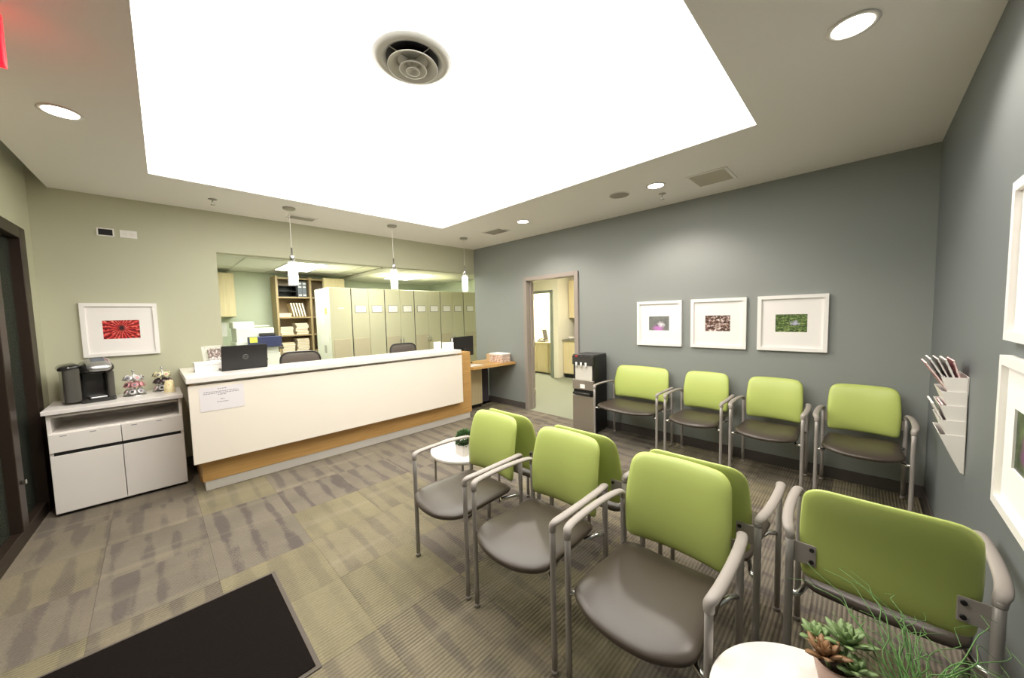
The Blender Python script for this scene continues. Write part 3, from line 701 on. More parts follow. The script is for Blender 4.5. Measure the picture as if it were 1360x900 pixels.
def task_chair(x, y, rot, label):
    t = thing('task_chair', label, 'chair', (x, y, 0), rot, 'task chairs behind the counter')
    ol = densify(round_poly([(-0.24, 0.56, 0.05), (0.24, 0.56, 0.05), (0.25, 1.05, 0.12), (-0.25, 1.05, 0.12)]), 48)
    MB().pillow(ol, 0.03, 0.03, lambda u, v, w: (u, -0.22-w-0.08*(v-0.56)+0.35*u*u, v), 5).build('backrest', M_task, t)
    rim = [(p[0]*1.03, -0.22-0.08*(p[1]-0.56)+0.35*p[0]**2, (p[1]-0.8)*1.03+0.8) for p in ol]; rim.append(rim[0])
    MB().sweep(rim, 0.011, n=6, up=(0, 1, 0)).build('back_rim', M_dark, t)
    ol = densify(round_poly([(-0.24, -0.22, 0.07), (0.24, -0.22, 0.07), (0.25, 0.25, 0.09), (-0.25, 0.25, 0.09)]), 40)
    MB().pillow(ol, 0.04, 0.03, lambda u, v, w: (u, v, 0.46+w), 5).build('seat', M_task, t)
    MB().sweep([(0, 0, 0.07), (0, 0, 0.44)], 0.03, n=12).build('gas_column', M_black, t)
    MB().sweep(smooth_path([(0, -0.05, 0.42), (0, -0.24, 0.43), (0, -0.27, 0.6)]), 0.018, n=8).build('back_post', M_black, t)
    for k in range(5):
        a = 2*PI*k/5; c, s = math.cos(a), math.sin(a)
        lg = MB().sweep([(0.02*c, 0.02*s, 0.09), (0.29*c, 0.29*s, 0.065)], [0.02, 0.014], n=8).build('leg', M_black, t)
        MB().sweep([(0.29*c-0.012*s, 0.29*s+0.012*c, 0.028), (0.29*c+0.012*s, 0.29*s-0.012*c, 0.028)], 0.028, n=12).build('caster', M_black, lg)
task_chair(-2.72, 0.60, math.radians(168), 'grey task chair behind the counter next to the black laptop')
task_chair(-1.02, 0.60, math.radians(180), 'dark task chair behind the counter near the white card stand')

# ---------------------------------------------------------------- coffee cabinet
kb = thing('coffee_cabinet', 'white laminate coffee cabinet with open shelf, two drawers and two doors', 'cabinet', (-4.42, -0.30, 0))
x0, x1, yf, yb = -0.395, 0.385, -0.27, 0.29
B((x0+0.02, yf+0.03, 0), (x1-0.02, yb, 0.018)).build('plinth', M_gap, kb)
def kp(n, a, b, m, bev=0.002, par=None): return MB().box(a, b, bev).build(n, m, par or kb)
kp('side_panel', (x0, yf+0.02, 0.018), (x0+0.022, yb, 0.825), M_white); kp('side_panel', (x1-0.022, yf+0.02, 0.018), (x1, yb, 0.825), M_white)
kp('back_panel', (x0+0.022, yb-0.02, 0.018), (x1-0.022, yb, 0.825), M_white)
kp('bottom', (x0+0.022, yf+0.02, 0.018), (x1-0.022, yb-0.02, 0.04), M_white)
kp('inner_shelf', (x0+0.022, yf+0.02, 0.655), (x1-0.022, yb-0.02, 0.675), M_white)
kp('top', (x0-0.018, yf-0.015, 0.825), (x1+0.012, yb+0.005, 0.858), mat('white_marble_laminate', '#efeae6', 0.25, noise=0.05, nscale=12), 0.003)
kp('rail', (x0+0.024, yf+0.02, 0.795), (x1-0.024, yf+0.04, 0.812), M_white)
kp('dark_channel', (x0+0.022, yf+0.02, 0.49), (x1-0.022, yf+0.04, 0.535), M_gap, 0)
xm = (x0+x1)/2
for k, (a, b) in enumerate(((x0+0.004, xm-0.002), (xm+0.002, x1-0.004))):
    d = kp('drawer', (a, yf, 0.52), (b, yf+0.02, 0.665), M_white)
    for q in (0.15, 0.55): kp('label_slot', (a+q*(b-a), yf-0.0015, 0.643), (a+q*(b-a)+0.035, yf, 0.648), M_ink, 0, d)
    kp('door', (a, yf, 0.028), (b, yf+0.02, 0.49), M_white)
# coffee maker
cm = thing('coffee_maker', 'black and silver single-serve coffee maker on the white cabinet', 'coffee maker', (-4.585, -0.26, 0.858), math.radians(12))
ol = round_poly([(-0.09, -0.15, 0.05), (0.12, -0.15, 0.05), (0.12, 0.15, 0.06), (-0.09, 0.15, 0.06)])
MB().prism(ol, 0, 0.03).build('base', M_gloss, cm)
MB().prism(round_poly([(-0.07, 0.0, 0.03), (0.12, 0.0, 0.02), (0.12, 0.15, 0.05), (-0.07, 0.15, 0.05)]), 0.03, 0.25).build('body', M_gloss, cm)
MB().prism(round_poly([(0.075, -0.10, 0.02), (0.12, -0.10, 0.02), (0.12, 0.02, 0.0), (0.075, 0.02, 0.0)]), 0.03, 0.25).build('side_pillar', mat('smoke_grey_plastic', '#57544e', 0.25), cm)
hd = MB().pillow(densify(round_poly([(-0.075, -0.15, 0.06), (0.125, -0.15, 0.06), (0.125, 0.15, 0.06), (-0.075, 0.15, 0.06)]), 48), 0.068, 0.05, lambda u, v, w: (u, v, 0.285+w), 6).build('brew_head', M_gloss, cm)
MB().pillow(densify(round_poly([(-0.045, -0.175, 0.04), (0.105, -0.175, 0.04), (0.105, -0.03, 0.03), (-0.045, -0.03, 0.03)]), 40), 0.03, 0.045, lambda u, v, w: (u, v, 0.325+w+0.5*(v+0.1)), 5).build('silver_handle', M_silver, hd)
MB().box((-0.04, -0.03, -0.004), (0.04, 0.03, 0.004), 0.003, Matrix.Translation((0.03, -0.085, 0.360)) @ Matrix.Rotation(math.radians(26), 4, 'X')).build('display', M_lcd, hd)
tk = MB().prism(round_poly([(-0.17, -0.12, 0.04), (-0.075, -0.12, 0.03), (-0.075, 0.14, 0.03), (-0.17, 0.14, 0.05)]), 0.02, 0.30).build('water_tank', M_tank, cm)
MB().pillow(densify(round_poly([(-0.195, -0.135, 0.06), (-0.072, -0.13, 0.03), (-0.072, 0.15, 0.03), (-0.185, 0.15, 0.05)]), 40), 0.035, 0.02, lambda u, v, w: (u, v, 0.305+w+0.15*(u+0.13)), 5).build('tank_lid', M_gloss, tk)
B((-0.035, -0.135, 0.03), (0.065, -0.01, 0.045), 0.006).build('drip_tray', M_silver, cm)
# pod carousels
def carousel(x, y, label, mats_):
    t = thing('pod_carousel', label, 'pod holder', (x, y, 0.858), random.uniform(0, 0.4), 'coffee pod carousels')
    MB().lathe([(0.075, 0), (0.078, 0.006), (0.07, 0.012), (0.0, 0.012)], 24).build('base', M_chrome, t)
    MB().sweep([(0, 0, 0.01), (0, 0, 0.225)], 0.005, n=8).lathe([(0.0, 0.22), (0.011, 0.228), (0.011, 0.236), (0.0, 0.244)], 12).build('post', M_chrome, t)
    for lv in range(3):
        z = 0.042+0.063*lv
        pts = [(0.055*math.cos(2*PI*k/24), 0.055*math.sin(2*PI*k/24), z-0.012) for k in range(25)]
        MB().sweep(pts, 0.0025, n=6).build('ring', M_chrome, t)
        for k in range(7):
            a = 2*PI*k/7+0.3*lv; c, s = math.cos(a), math.sin(a)
            mt = Matrix.Translation((0.06*c, 0.06*s, z)) @ Matrix.Rotation(a, 4, 'Z') @ Matrix.Rotation(math.radians(62), 4, 'Y')
            q = MB().lathe([(0.016, -0.032), (0.021, 0.0), (0.0255, 0.001), (0.0255, 0.003), (0.0, 0.0035)], 14)
            q.v = [tuple(mt @ Vector(p)) for p in q.v]; p = q.build('coffee_pod', mats_[lv], t)
            q = MB().lathe([(0.012, 0.0036), (0.012, 0.0046), (0.0, 0.0046)], 10); q.v = [tuple(mt @ Vector(p2)) for p2 in q.v]; q.build('pod_label', [M_ink, P_pod[1], M_dark][(k+lv) % 3], p)
carousel(-4.335, -0.27, 'chrome pod carousel with white and rose pods next to the coffee maker', [P_pod[0], P_pod[1], P_pod[0]])
carousel(-4.145, -0.19, 'chrome pod carousel with dark and cream pods behind the paper cup', [P_pod[0], P_pod[2], P_pod[3]])
t = thing('paper_cup', 'yellow patterned upside-down paper cup on the cabinet corner', 'cup', (-4.105, -0.37, 0.858))
MB().lathe([(0.041, 0.0), (0.041, 0.004), (0.030, 0.12), (0.0, 0.12)], 22).build('cup_wall', P_cup, t)
MB().lathe([(0.043, 0.0), (0.045, 0.003), (0.043, 0.006), (0.041, 0.004)], 22).build('rolled_rim', M_paper, t)

# ---------------------------------------------------------------- pictures
def picture(name, label, loc, rotz, w, h, pr, pw=0.235, ph=0.155, group=None, dv=0.0):
    # local: x along the wall, y out of the wall towards -y, z up, origin at centre on the wall
    t = thing(name, label, 'picture', loc, rotz, group)
    f = 0.032; d = 0.028
    fr = MB()
    o = [(-w/2, -h/2), (w/2, -h/2), (w/2, h/2), (-w/2, h/2)]; i = [(-w/2+f, -h/2+f), (w/2-f, -h/2+f), (w/2-f, h/2-f), (-w/2+f, h/2-f)]
    for k in range(4):
        k2 = (k+1) % 4
        a, b, c2, d2 = o[k], o[k2], i[k2], i[k]
        vs = [(p[0], yy, p[1]) for yy in (-0.001, -d) for p in (a, b, c2, d2)]
        fr.add(vs, [(0, 1, 2, 3), (7, 6, 5, 4), (0, 4, 5, 1), (1, 5, 6, 2), (2, 6, 7, 3), (3, 7, 4, 0)])
    fr.build('frame', M_pframe, t)
    mb = MB(); px, pz = pw/2, ph/2; yb = -0.012
    W2, H2 = w/2-f, h/2-f
    for (a0, a1, b0, b1) in ((-W2, -px, -H2, H2), (px, W2, -H2, H2), (-px, px, -H2, -pz+dv), (-px, px, pz+dv, H2)):
        mb.box((a0, yb, b0), (a1, -0.006, b1))
    mb.build('mat_board', M_matboard, t)
    B((-px, -0.006, -pz+dv), (px, -0.004, pz+dv)).build('photo_print', pr, t)
    return t
picture('framed_picture', 'white framed red gerbera photo above the coffee maker', (-4.39, 0, 1.472), 0, 0.50, 0.50, P_red, 0.24, 0.175)
for (y, pr, lb) in ((-3.364, P_purple, 'white framed photo of a purple flower, nearest the water cooler'), (-3.978, P_brown, 'white framed photo of brown and white petals, middle of three'), (-4.59, P_green, 'white framed photo of a pale bloom in green grass, right of three')):
    picture('framed_picture', lb, (0, y, 1.382), PI/2*-1 if False else -PI/2, 0.52, 0.52, pr, 0.235, 0.165, 'pictures above the wall chairs')
picture('framed_picture', 'upper white framed picture on the near right wall, cut by the frame edge', (-2.37, -D, 1.655), PI, 0.53, 0.53, P_violet, 0.25, 0.18, 'pictures on the near wall')
picture('framed_picture', 'lower white framed dark flower photo on the near right wall', (-2.345, -D, 1.07), PI, 0.53, 0.53, P_dark, 0.27, 0.20, 'pictures on the near wall')

# ---------------------------------------------------------------- chairs
def make_chair(label, group, kw=1.0):
    t = thing('waiting_chair', label, 'chair', (0, 0, 0), 0, group)
    e = (kw-1.0)*0.235                       # extra half width of the wide chair
    hw = 0.228+e
    ol = densify(round_poly([(-0.20, -hw+0.02, 0.06), (0.235, -hw, 0.06), (0.30, -hw*0.55, 0.10), (0.315, 0.0, 0.1), (0.30, hw*0.55, 0.10), (0.235, hw, 0.06), (-0.20, hw-0.02, 0.06)], 6), 80)
    MB().pillow(ol, 0.034, 0.036, lambda u, v, w: (u, v, 0.435+w-0.10*max(0, u-0.16)**1.3-0.012*math.cos(v/hw*1.4)+0.012), 7, 3.4).build('seat', M_taupe_vinyl, t)
    bh = 0.216+e
    ol = densify(round_poly([(-bh*0.97, 0.482, 0.03), (0.0, 0.492, 0.12), (bh*0.97, 0.482, 0.03), (bh*1.02, 0.66, 0.12), (bh*0.95, 0.866, 0.07), (0.0, 0.872, 0.10), (-bh*0.95, 0.866, 0.07), (-bh*1.02, 0.66, 0.12)], 6), 90)
    def bfn(u, v, w):
        x = -0.208-0.16*(v-0.475)+0.40*u*u/(kw**2)+0.02*math.sin((v-0.475)/0.39*PI)
        return (x+w, u, v)
    MB().pillow(ol, 0.026, 0.022, bfn, 7, 4.5).build('backrest', M_lime, t)
    for s in (1, -1):
        yf = s*(0.255+e); yr = s*(0.243+e)
        lg = MB().sweep(smooth_path([(0.215, yf, 0.012), (0.215, yf, 0.3), (0.215, yf, 0.648)], 3), 0.0125, n=12).build('leg', M_frame, t)
        MB().lathe([(0.015, 0), (0.0155, 0.012), (0.0135, 0.02)], 12, (0.215, yf, 0)).build('foot_glide', M_arm, lg)
        lg = MB().sweep(smooth_path([(-0.235, yr, 0.012), (-0.225, yr, 0.3), (-0.222, yr, 0.648)], 3), 0.0135, n=12).build('leg', M_frame, t)
        MB().lathe([(0.016, 0), (0.0165, 0.012), (0.0145, 0.02)], 12, (-0.235, yr, 0)).build('foot_glide', M_arm, lg)
        ap = smooth_path([(-0.222, yr, 0.632), (-0.220, yr+s*0.001, 0.652), (-0.20, yr+s*0.009, 0.664), (-0.13, s*(0.262+e), 0.668), (0.0, s*(0.268+e), 0.670), (0.13, s*(0.267+e), 0.668), (0.195, s*(0.262+e), 0.664), (0.214, yf, 0.652), (0.215, yf, 0.628)], 5)
        n = len(ap); wd = []; th = []
        for i in range(n):
            q = min(i, n-1-i)/(n*0.25); q = min(1.0, q); wd.append(0.0155+0.0035*q); th.append(0.0150-0.0045*q)
        MB().sweep(ap, wd, th, n=12).build('armrest', M_arm, t)
        br = MB().box((-0.222, s*(0.165+e), 0.545), (-0.216, s*(0.247+e), 0.625), 0.002)
        bo = br.build('back_bracket', M_arm, t)
        for z in (0.562, 0.608):
            MB().sweep([(-0.2275, s*(0.178+e), z), (-0.216, s*(0.178+e), z)], 0.0075, n=10).build('bolt', M_black, bo)
        MB().sweep([(-0.223, yr, 0.405), (-0.19, s*(0.215+e), 0.402), (-0.10, s*(0.19+e), 0.405)], 0.0105, n=10).build('seat_rail', M_chrome, t)
        MB().sweep([(0.215, yf, 0.405), (0.19, s*(0.215+e), 0.402), (0.10, s*(0.19+e), 0.405)], 0.0105, n=10).build('seat_rail', M_chrome, t)
    return t
GA, GB, GC = 'waiting chairs along the grey wall', 'waiting chairs facing the entrance', 'waiting chairs facing the grey wall'
ch = make_chair('lime and taupe armchair in the front row, nearest the camera', GB)
ch.location = (-2.865, -4.515, 0); ch.rotation_euler = (0, 0, PI)
spots = [(-2.865, -3.93, PI, 'lime and taupe armchair, middle of the row facing the entrance mat', GB),
         (-2.865, -3.345, PI, 'lime and taupe armchair at the far end of the row, before the round table', GB),
         (-2.275, -3.37, 0, 'lime chair with back turned, behind the front row beside the far round table', GC),
         (-2.275, -3.96, 0, 'lime chair with back turned, behind the middle chair of the front row', GC),
         (-2.275, -4.545, 0, 'lime chair with back turned, behind the nearest front row chair', GC),
         (-2.275, -5.135, 0, 'lime chair seen fully from behind, next to the near right wall', GC),
         (-0.335, -3.905, PI, 'lime and taupe armchair on the grey wall, just right of the wide one', GA),
         (-0.335, -4.49, PI, 'lime and taupe armchair on the grey wall, second from the corner', GA),
         (-0.335, -5.085, PI, 'lime and taupe armchair on the grey wall, in the corner by the magazine rack', GA)]
for (x, y, r, lb, gp) in spots:
    c = copy_tree(ch); c.location = (x, y, 0); c.rotation_euler = (0, 0, r); c['label'] = lb; c['group'] = gp
w = make_chair('extra wide lime and taupe armchair beside the water cooler', GA, 1.49)
w.location = (-0.335, -3.195, 0); w.rotation_euler = (0, 0, PI)

# ---------------------------------------------------------------- round tables and plants
def round_table(x, y, h, r, label):
    t = thing('round_table', label, 'table', (x, y, 0), 0, 'round white side tables')
    MB().lathe([(r-0.006, h-0.032), (r, h-0.026), (r, h-0.006), (r-0.006, h), (0.0, h)], 64).build('tabletop', M_white, t)
    MB().box((-0.05, -0.05, h-0.075), (0.05, 0.05, h-0.032), 0.004).build('under_bracket', M_frame, t)
    for k in range(4):
        a = PI/4+k*PI/2; c, s = math.cos(a), math.sin(a)
        MB().sweep(smooth_path([(0.04*c, 0.04*s, h-0.05), ((r-0.06)*c, (r-0.06)*s, h-0.05), ((r-0.03)*c, (r-0.03)*s, h-0.08), ((r-0.025)*c, (r-0.025)*s, 0.004)], 5), 0.009, n=10).build('leg', M_frame, t)
    return t
round_table(-2.455, -2.81, 0.46, 0.285, 'round white side table at the far end of the chair rows')
round_table(-3.115, -5.04, 0.50, 0.25, 'round white side table in front at the bottom edge of the photo')
def leaf(mb, base, dirv, L, wd, up, fold=0.25, curl=0.2):
    b = Vector(base); d = Vector(dirv).normalized(); s = d.cross(Vector(up)).normalized(); u = s.cross(d)
    vs = []
    for t, ww in ((0.0, 0.35), (0.35, 0.9), (0.65, 1.0), (0.88, 0.55), (1.0, 0.02)):
        c = b+d*(L*t)+u*(curl*L*t*t); hw = wd*ww/2
        vs += [c-s*hw+u*(fold*hw), c-u*(0.25*hw), c+s*hw+u*(fold*hw), c+u*(0.5*hw)]
    fs = []
    for i in range(4):
        for k in range(4): fs.append((i*4+k, i*4+(k+1) % 4, i*4+4+(k+1) % 4, i*4+4+k))
    fs += [(3, 2, 1, 0), (16, 17, 18, 19)]
    mb.add(vs, fs, True)
sc = thing('succulent', 'small potted succulent with green and red-tipped rosettes on the near round table', 'plant', (-2.95, -5.045, 0.50))
MB().lathe([(0.035, 0), (0.048, 0.06), (0.048, 0.066), (0.042, 0.066), (0.038, 0.05), (0.0, 0.05)], 24).build('pot', M_potb, sc)
MB().lathe([(0.041, 0.05), (0.041, 0.054), (0.0, 0.056)], 18).build('soil', M_soil, sc)
for (ox, oy, oz, R, mm, n) in ((0.035, -0.02, 0.10, 0.062, M_leaf, 20), (-0.03, 0.02, 0.085, 0.055, M_leaf2, 16), (0.02, 0.04, 0.085, 0.05, M_leaf, 16), (-0.02, -0.035, 0.075, 0.045, M_leaf, 14)):
    MB().sweep([(ox*0.5, oy*0.5, 0.05), (ox, oy, oz)], 0.005, n=6).build('stem', M_leaf, sc)
    for k in range(n):
        a = k*2.4; el = 0.15+1.15*(k/n); q = MB()
        leaf(q, (ox, oy, oz), (math.cos(a)*math.cos(el), math.sin(a)*math.cos(el), math.sin(el)), R*1.15*(1.0-0.35*k/n), 0.028*(1-0.3*k/n), (0.01, 0.02, 1), 0.3, 0.15)
        q.build('leaf', mm, sc)
gr = thing('grass_plant', 'curly green grass plant by the near round table at bottom right', 'plant', (-2.985, -5.19, 0.50))
MB().lathe([(0.04, 0), (0.052, 0.07), (0.052, 0.078), (0.046, 0.078), (0.042, 0.06), (0.0, 0.06)], 24).build('pot', M_pot, gr)
MB().lathe([(0.044, 0.06), (0.044, 0.064), (0.0, 0.066)], 18).build('soil', M_soil, gr)
rg = random.Random(4)
for k in range(58):
    a = rg.uniform(-1.3, 0.9); out = rg.uniform(0.08, 0.36); hh = rg.uniform(0.03, 0.16)
    c, s = math.cos(a), math.sin(a)
    if s < 0: out = min(out, 0.16/max(0.2, -s))
    ph = rg.uniform(0, 6); am = rg.uniform(0.006, 0.026); bx, by = rg.uniform(-0.03, 0.03), rg.uniform(-0.03, 0.03)
    pts = []
    for i in range(9):
        q = i/8; wv = am*math.sin(ph+q*rg.uniform(6, 9))*q*2
        pts.append((bx+c*out*q**1.1-s*wv, by+s*out*q**1.1+c*wv, 0.06+hh*math.sin(q*PI*0.62)+am*math.cos(ph+7*q)*q))
    MB().sweep(smooth_path(pts, 2), [0.0022-0.0017*i/16 for i in range(17)], n=5).build('grass_blade', M_grass, gr)
tp_ = thing('topiary', 'small boxwood ball in a white pot on the far round table', 'plant', (-2.545, -2.905, 0.46))
MB().prism(round_poly([(-0.055, -0.055, 0.015), (0.055, -0.055, 0.015), (0.055, 0.055, 0.015), (-0.055, 0.055, 0.015)]), 0, 0.085).build('pot', M_pot, tp_)
MB().lathe([(0.045, 0.085), (0.045, 0.089), (0.0, 0.09)], 18).build('soil', M_soil, tp_)
q = MB(); rg = random.Random(9)
for k in range(420):
    z = rg.uniform(-0.5, 1); a = rg.uniform(0, 2*PI); r = math.sqrt(1-z*z); d = Vector((r*math.cos(a), r*math.sin(a), z))
    p = Vector((0, 0, 0.115))+d*0.06*rg.uniform(0.75, 1); leaf(q, p, d+Vector((rg.uniform(-.7, .7), rg.uniform(-.7, .7), rg.uniform(-.5, .7))), 0.026, 0.014, (0.3, 0.2, 1), 0.2, 0.1)
q.build('foliage', M_box, tp_)['kind'] = 'stuff'

# ---------------------------------------------------------------- water cooler
wc = thing('water_cooler', 'black and stainless water cooler between doorway and wide chair', 'water cooler', (-0.22, -2.55, 0))
MB().box((-0.135, -0.16, 0.02), (0.16, 0.16, 0.985), 0.01).build('cabinet', M_black, wc)
MB().box((-0.15, -0.155, 0.985), (0.16, 0.155, 1.0), 0.006).build('top_cover', M_dark, wc)
MB().box((-0.16, -0.158, 0.02), (-0.135, 0.158, 0.47), 0.006).build('lower_panel', M_steel, wc)
MB().box((-0.16, -0.158, 0.55), (-0.135, 0.158, 0.675), 0.006).build('middle_panel', M_steel, wc)
MB().box((-0.165, -0.158, 0.865), (-0.135, 0.158, 0.985), 0.01).build('control_head', M_gloss, wc)
nk = MB().box((-0.15, -0.13, 0.675), (-0.136, 0.12, 0.865), 0.004).build('dispense_niche', mat('niche_white', '#d8d3ca', 0.3), wc)
for y, mm in ((0.09, M_red), (0.02, M_dark), (-0.05, M_dark)):
    MB().sweep([(-0.165, y, 0.90), (-0.165, y, 0.835)], 0.012, n=10).build('tap', M_paper, wc)
    MB().box((-0.168, y-0.018, 0.965), (-0.140, y+0.018, 0.987), 0.004).build('push_button', mm, wc)
MB().box((-0.20, -0.13, 0.49), (-0.135, 0.13, 0.52), 0.006).build('drip_tray', M_gloss, wc)
MB().box((-0.162, -0.03, 0.57), (-0.160, 0.04, 0.62), 0).build('sticker', M_paper, wc)
for sx in (-0.11, 0.13):
    for sy in (-0.13, 0.13): MB().lathe([(0.015, 0), (0.015, 0.021)], 10, (sx, sy, 0)).build('foot', M_dark, wc)

# ---------------------------------------------------------------- magazine rack on the near wall
rk = thing('magazine_rack', 'white stepped magazine rack on the near right wall', 'rack', (-1.42, -D, 0.0))
# local x runs along the wall to the far corner, y out of the wall
RW = 0.24
B((0, 0.001, 0.68), (RW, 0.006, 1.163), 0.001).build('back_plate', M_white, rk)
def wedge(prof, xa, xb):
    return MB().add([(xx, p[0], p[1]) for xx in (xa, xb) for p in prof], [list(range(len(prof)))[::-1], [len(prof)+i for i in range(len(prof))]]+[(i, (i+1) % len(prof), len(prof)+(i+1) % len(prof), len(prof)+i) for i in range(len(prof))])
PK = [(0.94+0.075*k) for k in range(4)]
tops = [0.87, 0.942, 1.015, 1.085, 1.155]
for k, z in enumerate(tops):
    zb = z-0.078 if k else 0.69
    ya, yb2 = (0.09, 0.064) if k else (0.088, 0.016)
    dx = 0.005*(4-k)+0.002
    for xx in (0-0.0, RW-0.003): wedge([(0.006, zb), (yb2, zb), (ya, z), (0.006, z+0.004)], xx-dx if xx == 0 else xx, xx+0.003-dx if xx == 0 else xx+0.003).build('side_panel', M_white, rk)
    wedge([(yb2-0.003, zb), (yb2, zb), (ya, z), (ya-0.003, z)], 0.003, RW-0.003).build('pocket_front', M_white, rk)
cols = ['burgundy', 'pale', 'brown', 'grey']
k2 = 0
for k, z in enumerate(tops):
    cnt = (1, 3, 2, 2, 5)[k]
    for q in range(cnt):
        mi = (k2*2+q+k) % 4
        ps = {0: 'lowest', 1: 'second lowest', 2: 'middle', 3: 'second highest', 4: 'top'}[k]
        t = thing('magazine', '%s covered magazine, %s one from the wall in the %s pocket of the rack' % (cols[mi], ('first', 'second', 'third', 'fourth', 'fifth')[q], ps), 'magazine', (-1.42+0.012+0.006*((q*7) % 3), -D+0.010+(0.0125 if cnt > 3 else 0.02)*q, z-0.065), 0, 'magazines in the wall rack')
        hgt = (0.125, 0.14, 0.115, 0.14, 0.155)[k]+0.006*((q*5) % 4)
        mt = Matrix.Rotation(math.radians(-14-4.0*q), 4, 'X')
        MB().box((0, 0, 0), (0.20, 0.0012, hgt), 0, mt).box((0, 0.0068, 0), (0.20, 0.008, hgt), 0, mt).box((0.199, 0, 0), (0.2005, 0.008, hgt), 0, mt).build('cover', P_mag[mi], t)
        MB().box((0.002, 0.0013, 0.001), (0.1985, 0.0067, hgt-0.001), 0, mt).build('pages', M_paper, t)
    k2 += 1

# ---------------------------------------------------------------- entrance mat
mt_ = thing('entrance_mat', 'dark brown entrance mat on the carpet by the glass wall', 'mat', (-4.33, -3.0, 0.0))
B((-0.575, -0.43, 0.0005), (0.575, 0.425, 0.006), 0.002).build('rubber_border', M_matedge, mt_)
B((-0.555, -0.41, 0.006), (0.555, 0.405, 0.011), 0.003).build('pile', M_mat, mt_)

# ---------------------------------------------------------------- ceiling fittings
DL = [(-4.47, -1.82, 'recessed ceiling downlight above the glass wall side, left of the glowing panel', GA), (-1.99, -5.0, 'large looking recessed downlight nearest the camera at top right', GA), (-0.72, -3.62, 'recessed downlight between the speaker and the square grille', GA), (-0.74, -1.91, 'recessed downlight nearest the doorway', GA)]
for (x, y, lb, _) in DL:
    t = thing('downlight', lb, 'downlight', (x, y, H), 0, 'recessed downlights')
    MB().lathe([(0.068, -0.001), (0.085, -0.001), (0.088, -0.004), (0.07, -0.006), (0.068, -0.001)], 32).build('trim_ring', M_ceil, t)
    MB().lathe([(0.069, -0.003), (0.069, -0.0015), (0.0, -0.0015)], 32).build('lens', M_led, t)
    ld_ = bpy.data.lights.new('downlight_beam', 'SPOT'); ld_.energy = SPOT; ld_.spot_size = math.radians(142); ld_.spot_blend = 0.55; ld_.shadow_soft_size = 0.06; ld_.color = (1, 0.9, 0.82)
    lo = bpy.data.objects.new('lamp', ld_); COL.objects.link(lo); lo.parent = t; lo.location = (0, 0, -0.03)
df = thing('air_diffuser', 'round white air diffuser with concentric rings in the glowing panel', 'vent', (-3.24, -3.52, H+0.012))
MB().lathe([(0.150, 0.0), (0.178, -0.002), (0.182, -0.008), (0.150, -0.020), (0.144, -0.017), (0.120, -0.005), (0.150, 0.0)], 48).build('outer_ring', M_diff, df)
MB().lathe([(0.165, -0.0035), (0.165, -0.0005), (0.0, -0.0005)], 40).build('duct', M_gap, df)
for r0, z0, r1, z1 in ((0.072, -0.006, 0.114, -0.036), (0.030, -0.016, 0.062, -0.046), (0.004, -0.030, 0.030, -0.054)):
    MB().lathe([(r0, z0), (r1, z1), (r1+0.002, z1-0.004), (r1-0.004, z1-0.005), (r0-0.003, z0-0.006), (r0, z0)], 48).build('cone_ring', M_diff, df)
MB().sweep([(0, 0, -0.001), (0, 0, -0.045)], 0.010, n=10).build('hub', M_diff, df)
for k in range(4):
    a = k*PI/2+0.1; MB().sweep([(0.01*math.cos(a), 0.01*math.sin(a), -0.008), (0.145*math.cos(a), 0.145*math.sin(a), -0.008)], 0.002, n=6).build('strut', M_grilledark, df)
def grille(x, y, wx, wy, label, dark=M_grilledark):
    t = thing('ceiling_vent', label, 'vent', (x, y, H), 0, 'ceiling air grilles')
    g = MB()
    for (a, b, c2, d2) in ((-wx/2, wx/2, -wy/2, -wy/2+0.025), (-wx/2, wx/2, wy/2-0.025, wy/2), (-wx/2, -wx/2+0.025, -wy/2+0.025, wy/2-0.025), (wx/2-0.025, wx/2, -wy/2+0.025, wy/2-0.025)):
        g.box((a, c2, -0.008), (b, d2, -0.0005), 0.0)
    g.build('frame', M_ceil, t)
    B((-wx/2+0.02, -wy/2+0.02, -0.002), (wx/2-0.02, wy/2-0.02, -0.0005)).build('duct', mat('duct_grey_'+label[:5], '#6a6458', 0.8), t)
    n = 16; L = wx-0.05
    for k in range(n):
        xx = -L/2+L*(k+0.5)/n
        MB().box((-0.0015, -wy/2+0.024, -0.013), (0.0015, wy/2-0.024, 0.013), 0, Matrix.Translation((xx, 0, -0.0075)) @ Matrix.Rotation(math.radians(80), 4, 'Y')).build('slat', dark, t)
grille(-0.535, -4.05, 0.38, 0.33, 'square grey slatted air grille in the ceiling near the grey wall')
grille(-0.64, -1.30, 0.25, 0.36, 'pale slatted air grille in the ceiling before the doorway', M_grille)
grille(-2.86, -0.33, 0.30, 0.17, 'slatted air grille in the ceiling between two pendant lamps', M_grille)
t = thing('ceiling_speaker', 'round flush ceiling speaker left of the downlight', 'speaker', (-0.735, -3.25, H))
MB().lathe([(0.095, -0.0005), (0.105, -0.0005), (0.106, -0.005), (0.095, -0.006), (0.095, -0.0005)], 36).build('rim', M_ceil, t)
MB().lathe([(0.096, -0.004), (0.096, -0.0005), (0.0, -0.0005)], 36).build('grille_cloth', mat('speaker_mesh', '#a59d90', 0.7, bump=0.6, bscale=600), t)
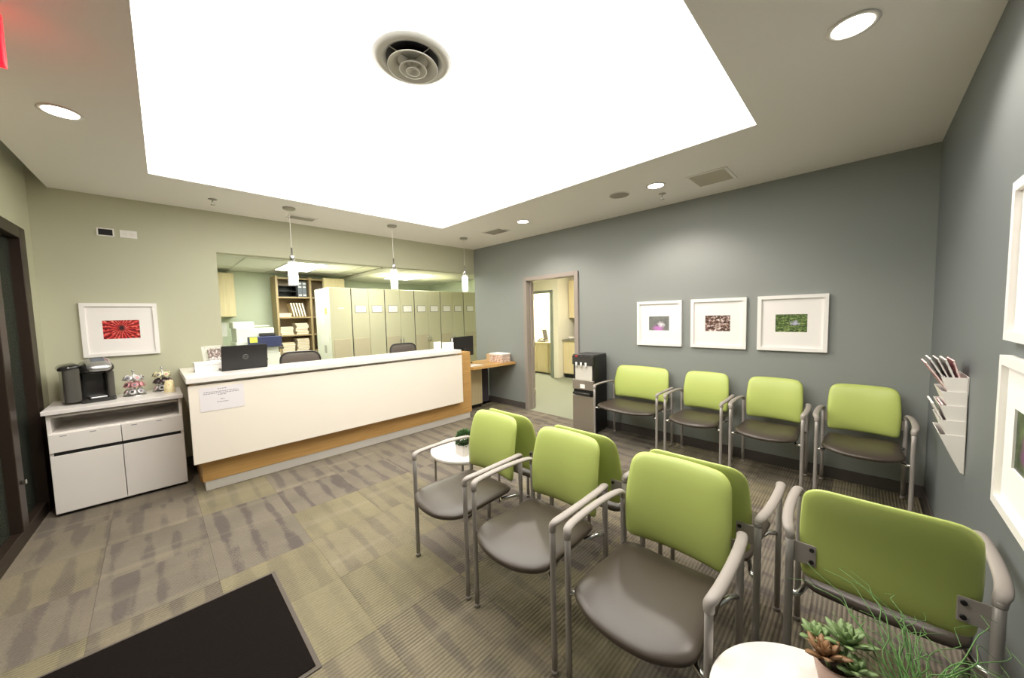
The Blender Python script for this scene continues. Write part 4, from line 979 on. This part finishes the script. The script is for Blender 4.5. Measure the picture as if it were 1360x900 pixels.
for (x, y, lb) in ((-3.69, -0.51, 'small fire sprinkler head in the ceiling before the green wall'), (-0.44, -3.57, 'small fire sprinkler head next to a downlight near the grey wall')):
    t = thing('sprinkler', lb, 'sprinkler', (x, y, H), 0, 'fire sprinklers')
    MB().lathe([(0.0, -0.0005), (0.035, -0.0005), (0.034, -0.006), (0.012, -0.01), (0.0, -0.01)], 20).build('escutcheon', M_steel, t)
    MB().sweep([(0, 0, -0.008), (0, 0, -0.03)], 0.008, n=10).build('body', M_chrome, t)
    for s in (1, -1): MB().sweep(smooth_path([(0.006*s, 0, -0.028), (0.014*s, 0, -0.04), (0.004*s, 0, -0.055)], 4), 0.0025, n=6).build('yoke', M_chrome, t)
    MB().lathe([(0.0, -0.055), (0.02, -0.055), (0.021, -0.058), (0.0, -0.058)], 16).build('deflector', M_chrome, t)
PEN = [(-3.075, 'glass cylinder pendant lamp, left of three over the counter'), (-1.905, 'glass cylinder pendant lamp, middle of three over the counter'), (-0.735, 'glass cylinder pendant lamp, right of three beside the grey wall')]
for (x, lb) in PEN:
    t = thing('pendant_lamp', lb, 'pendant lamp', (x, -0.66, H), 0, 'pendant lamps over the counter')
    MB().lathe([(0.0, -0.0005), (0.06, -0.0005), (0.06, -0.012), (0.05, -0.02), (0.0, -0.02)], 28).build('canopy', M_steel, t)
    MB().sweep([(0, 0, -0.018), (0, 0, -0.52)], 0.0022, n=8).build('cord', M_paper, t)
    MB().lathe([(0.008, -0.42), (0.010, -0.50), (0.024, -0.505), (0.026, -0.51), (0.026, -0.60), (0.0, -0.60)], 24).build('cap', M_chrome, t)
    MB().lathe([(0.032, -0.62), (0.030, -0.605), (0.0, -0.601)][::-1]+[(0.032, -0.80), (0.0, -0.80)], 24).build('diffuser', M_pend, t)
    MB().lathe([(0.027, -0.57), (0.048, -0.57), (0.048, -0.82), (0.045, -0.82), (0.045, -0.574), (0.027, -0.574), (0.027, -0.57)], 28).build('glass_shade', M_glass, t)
# ---------------------------------------------------------------- wall fittings
t = thing('junction_box', 'open white outlet box with black interior high on the green wall', 'outlet', (-4.435, 0, 2.383))
g = MB()
for (a, b, c2, d2) in ((-0.055, 0.055, -0.036, -0.028), (-0.055, 0.055, 0.028, 0.036), (-0.055, -0.045, -0.028, 0.028), (0.045, 0.055, -0.028, 0.028)): g.box((a, -0.010, c2), (b, -0.0005, d2))
g.build('frame', M_paper, t); B((-0.046, -0.004, -0.029), (0.046, -0.0005, 0.029)).build('cavity', M_gap, t)
t = thing('outlet_plate', 'white outlet plate right of the open box on the green wall', 'outlet', (-4.288, 0, 2.383))
B((-0.057, -0.007, -0.036), (0.057, -0.0005, 0.036), 0.002).build('plate', M_paper, t)
for x in (-0.025, 0.025): B((x-0.016, -0.009, -0.014), (x+0.016, -0.007, 0.014), 0.001).build('socket', M_diff, t)
es = thing('exit_sign', 'red glowing exit sign hung from the ceiling at the left edge', 'sign', (-4.66, -2.80, H))
B((-0.04, -0.04, -0.03), (0.15, 0.04, -0.001), 0.004).build('canopy', M_dark, es)
B((-0.01, -0.01, -0.065), (0.12, 0.01, -0.03)).build('bracket', M_dark, es)
bd = B((-0.15, -0.02, -0.25), (0.16, 0.02, -0.065), 0.004).build('light_box', M_exit, es)
text_mesh('lettering', 'EXIT', 0.13, M_exitletter, bd, Matrix.Translation((-0.01, -0.0205, -0.157)) @ Matrix.Rotation(PI/2, 4, 'X'), 0.001)
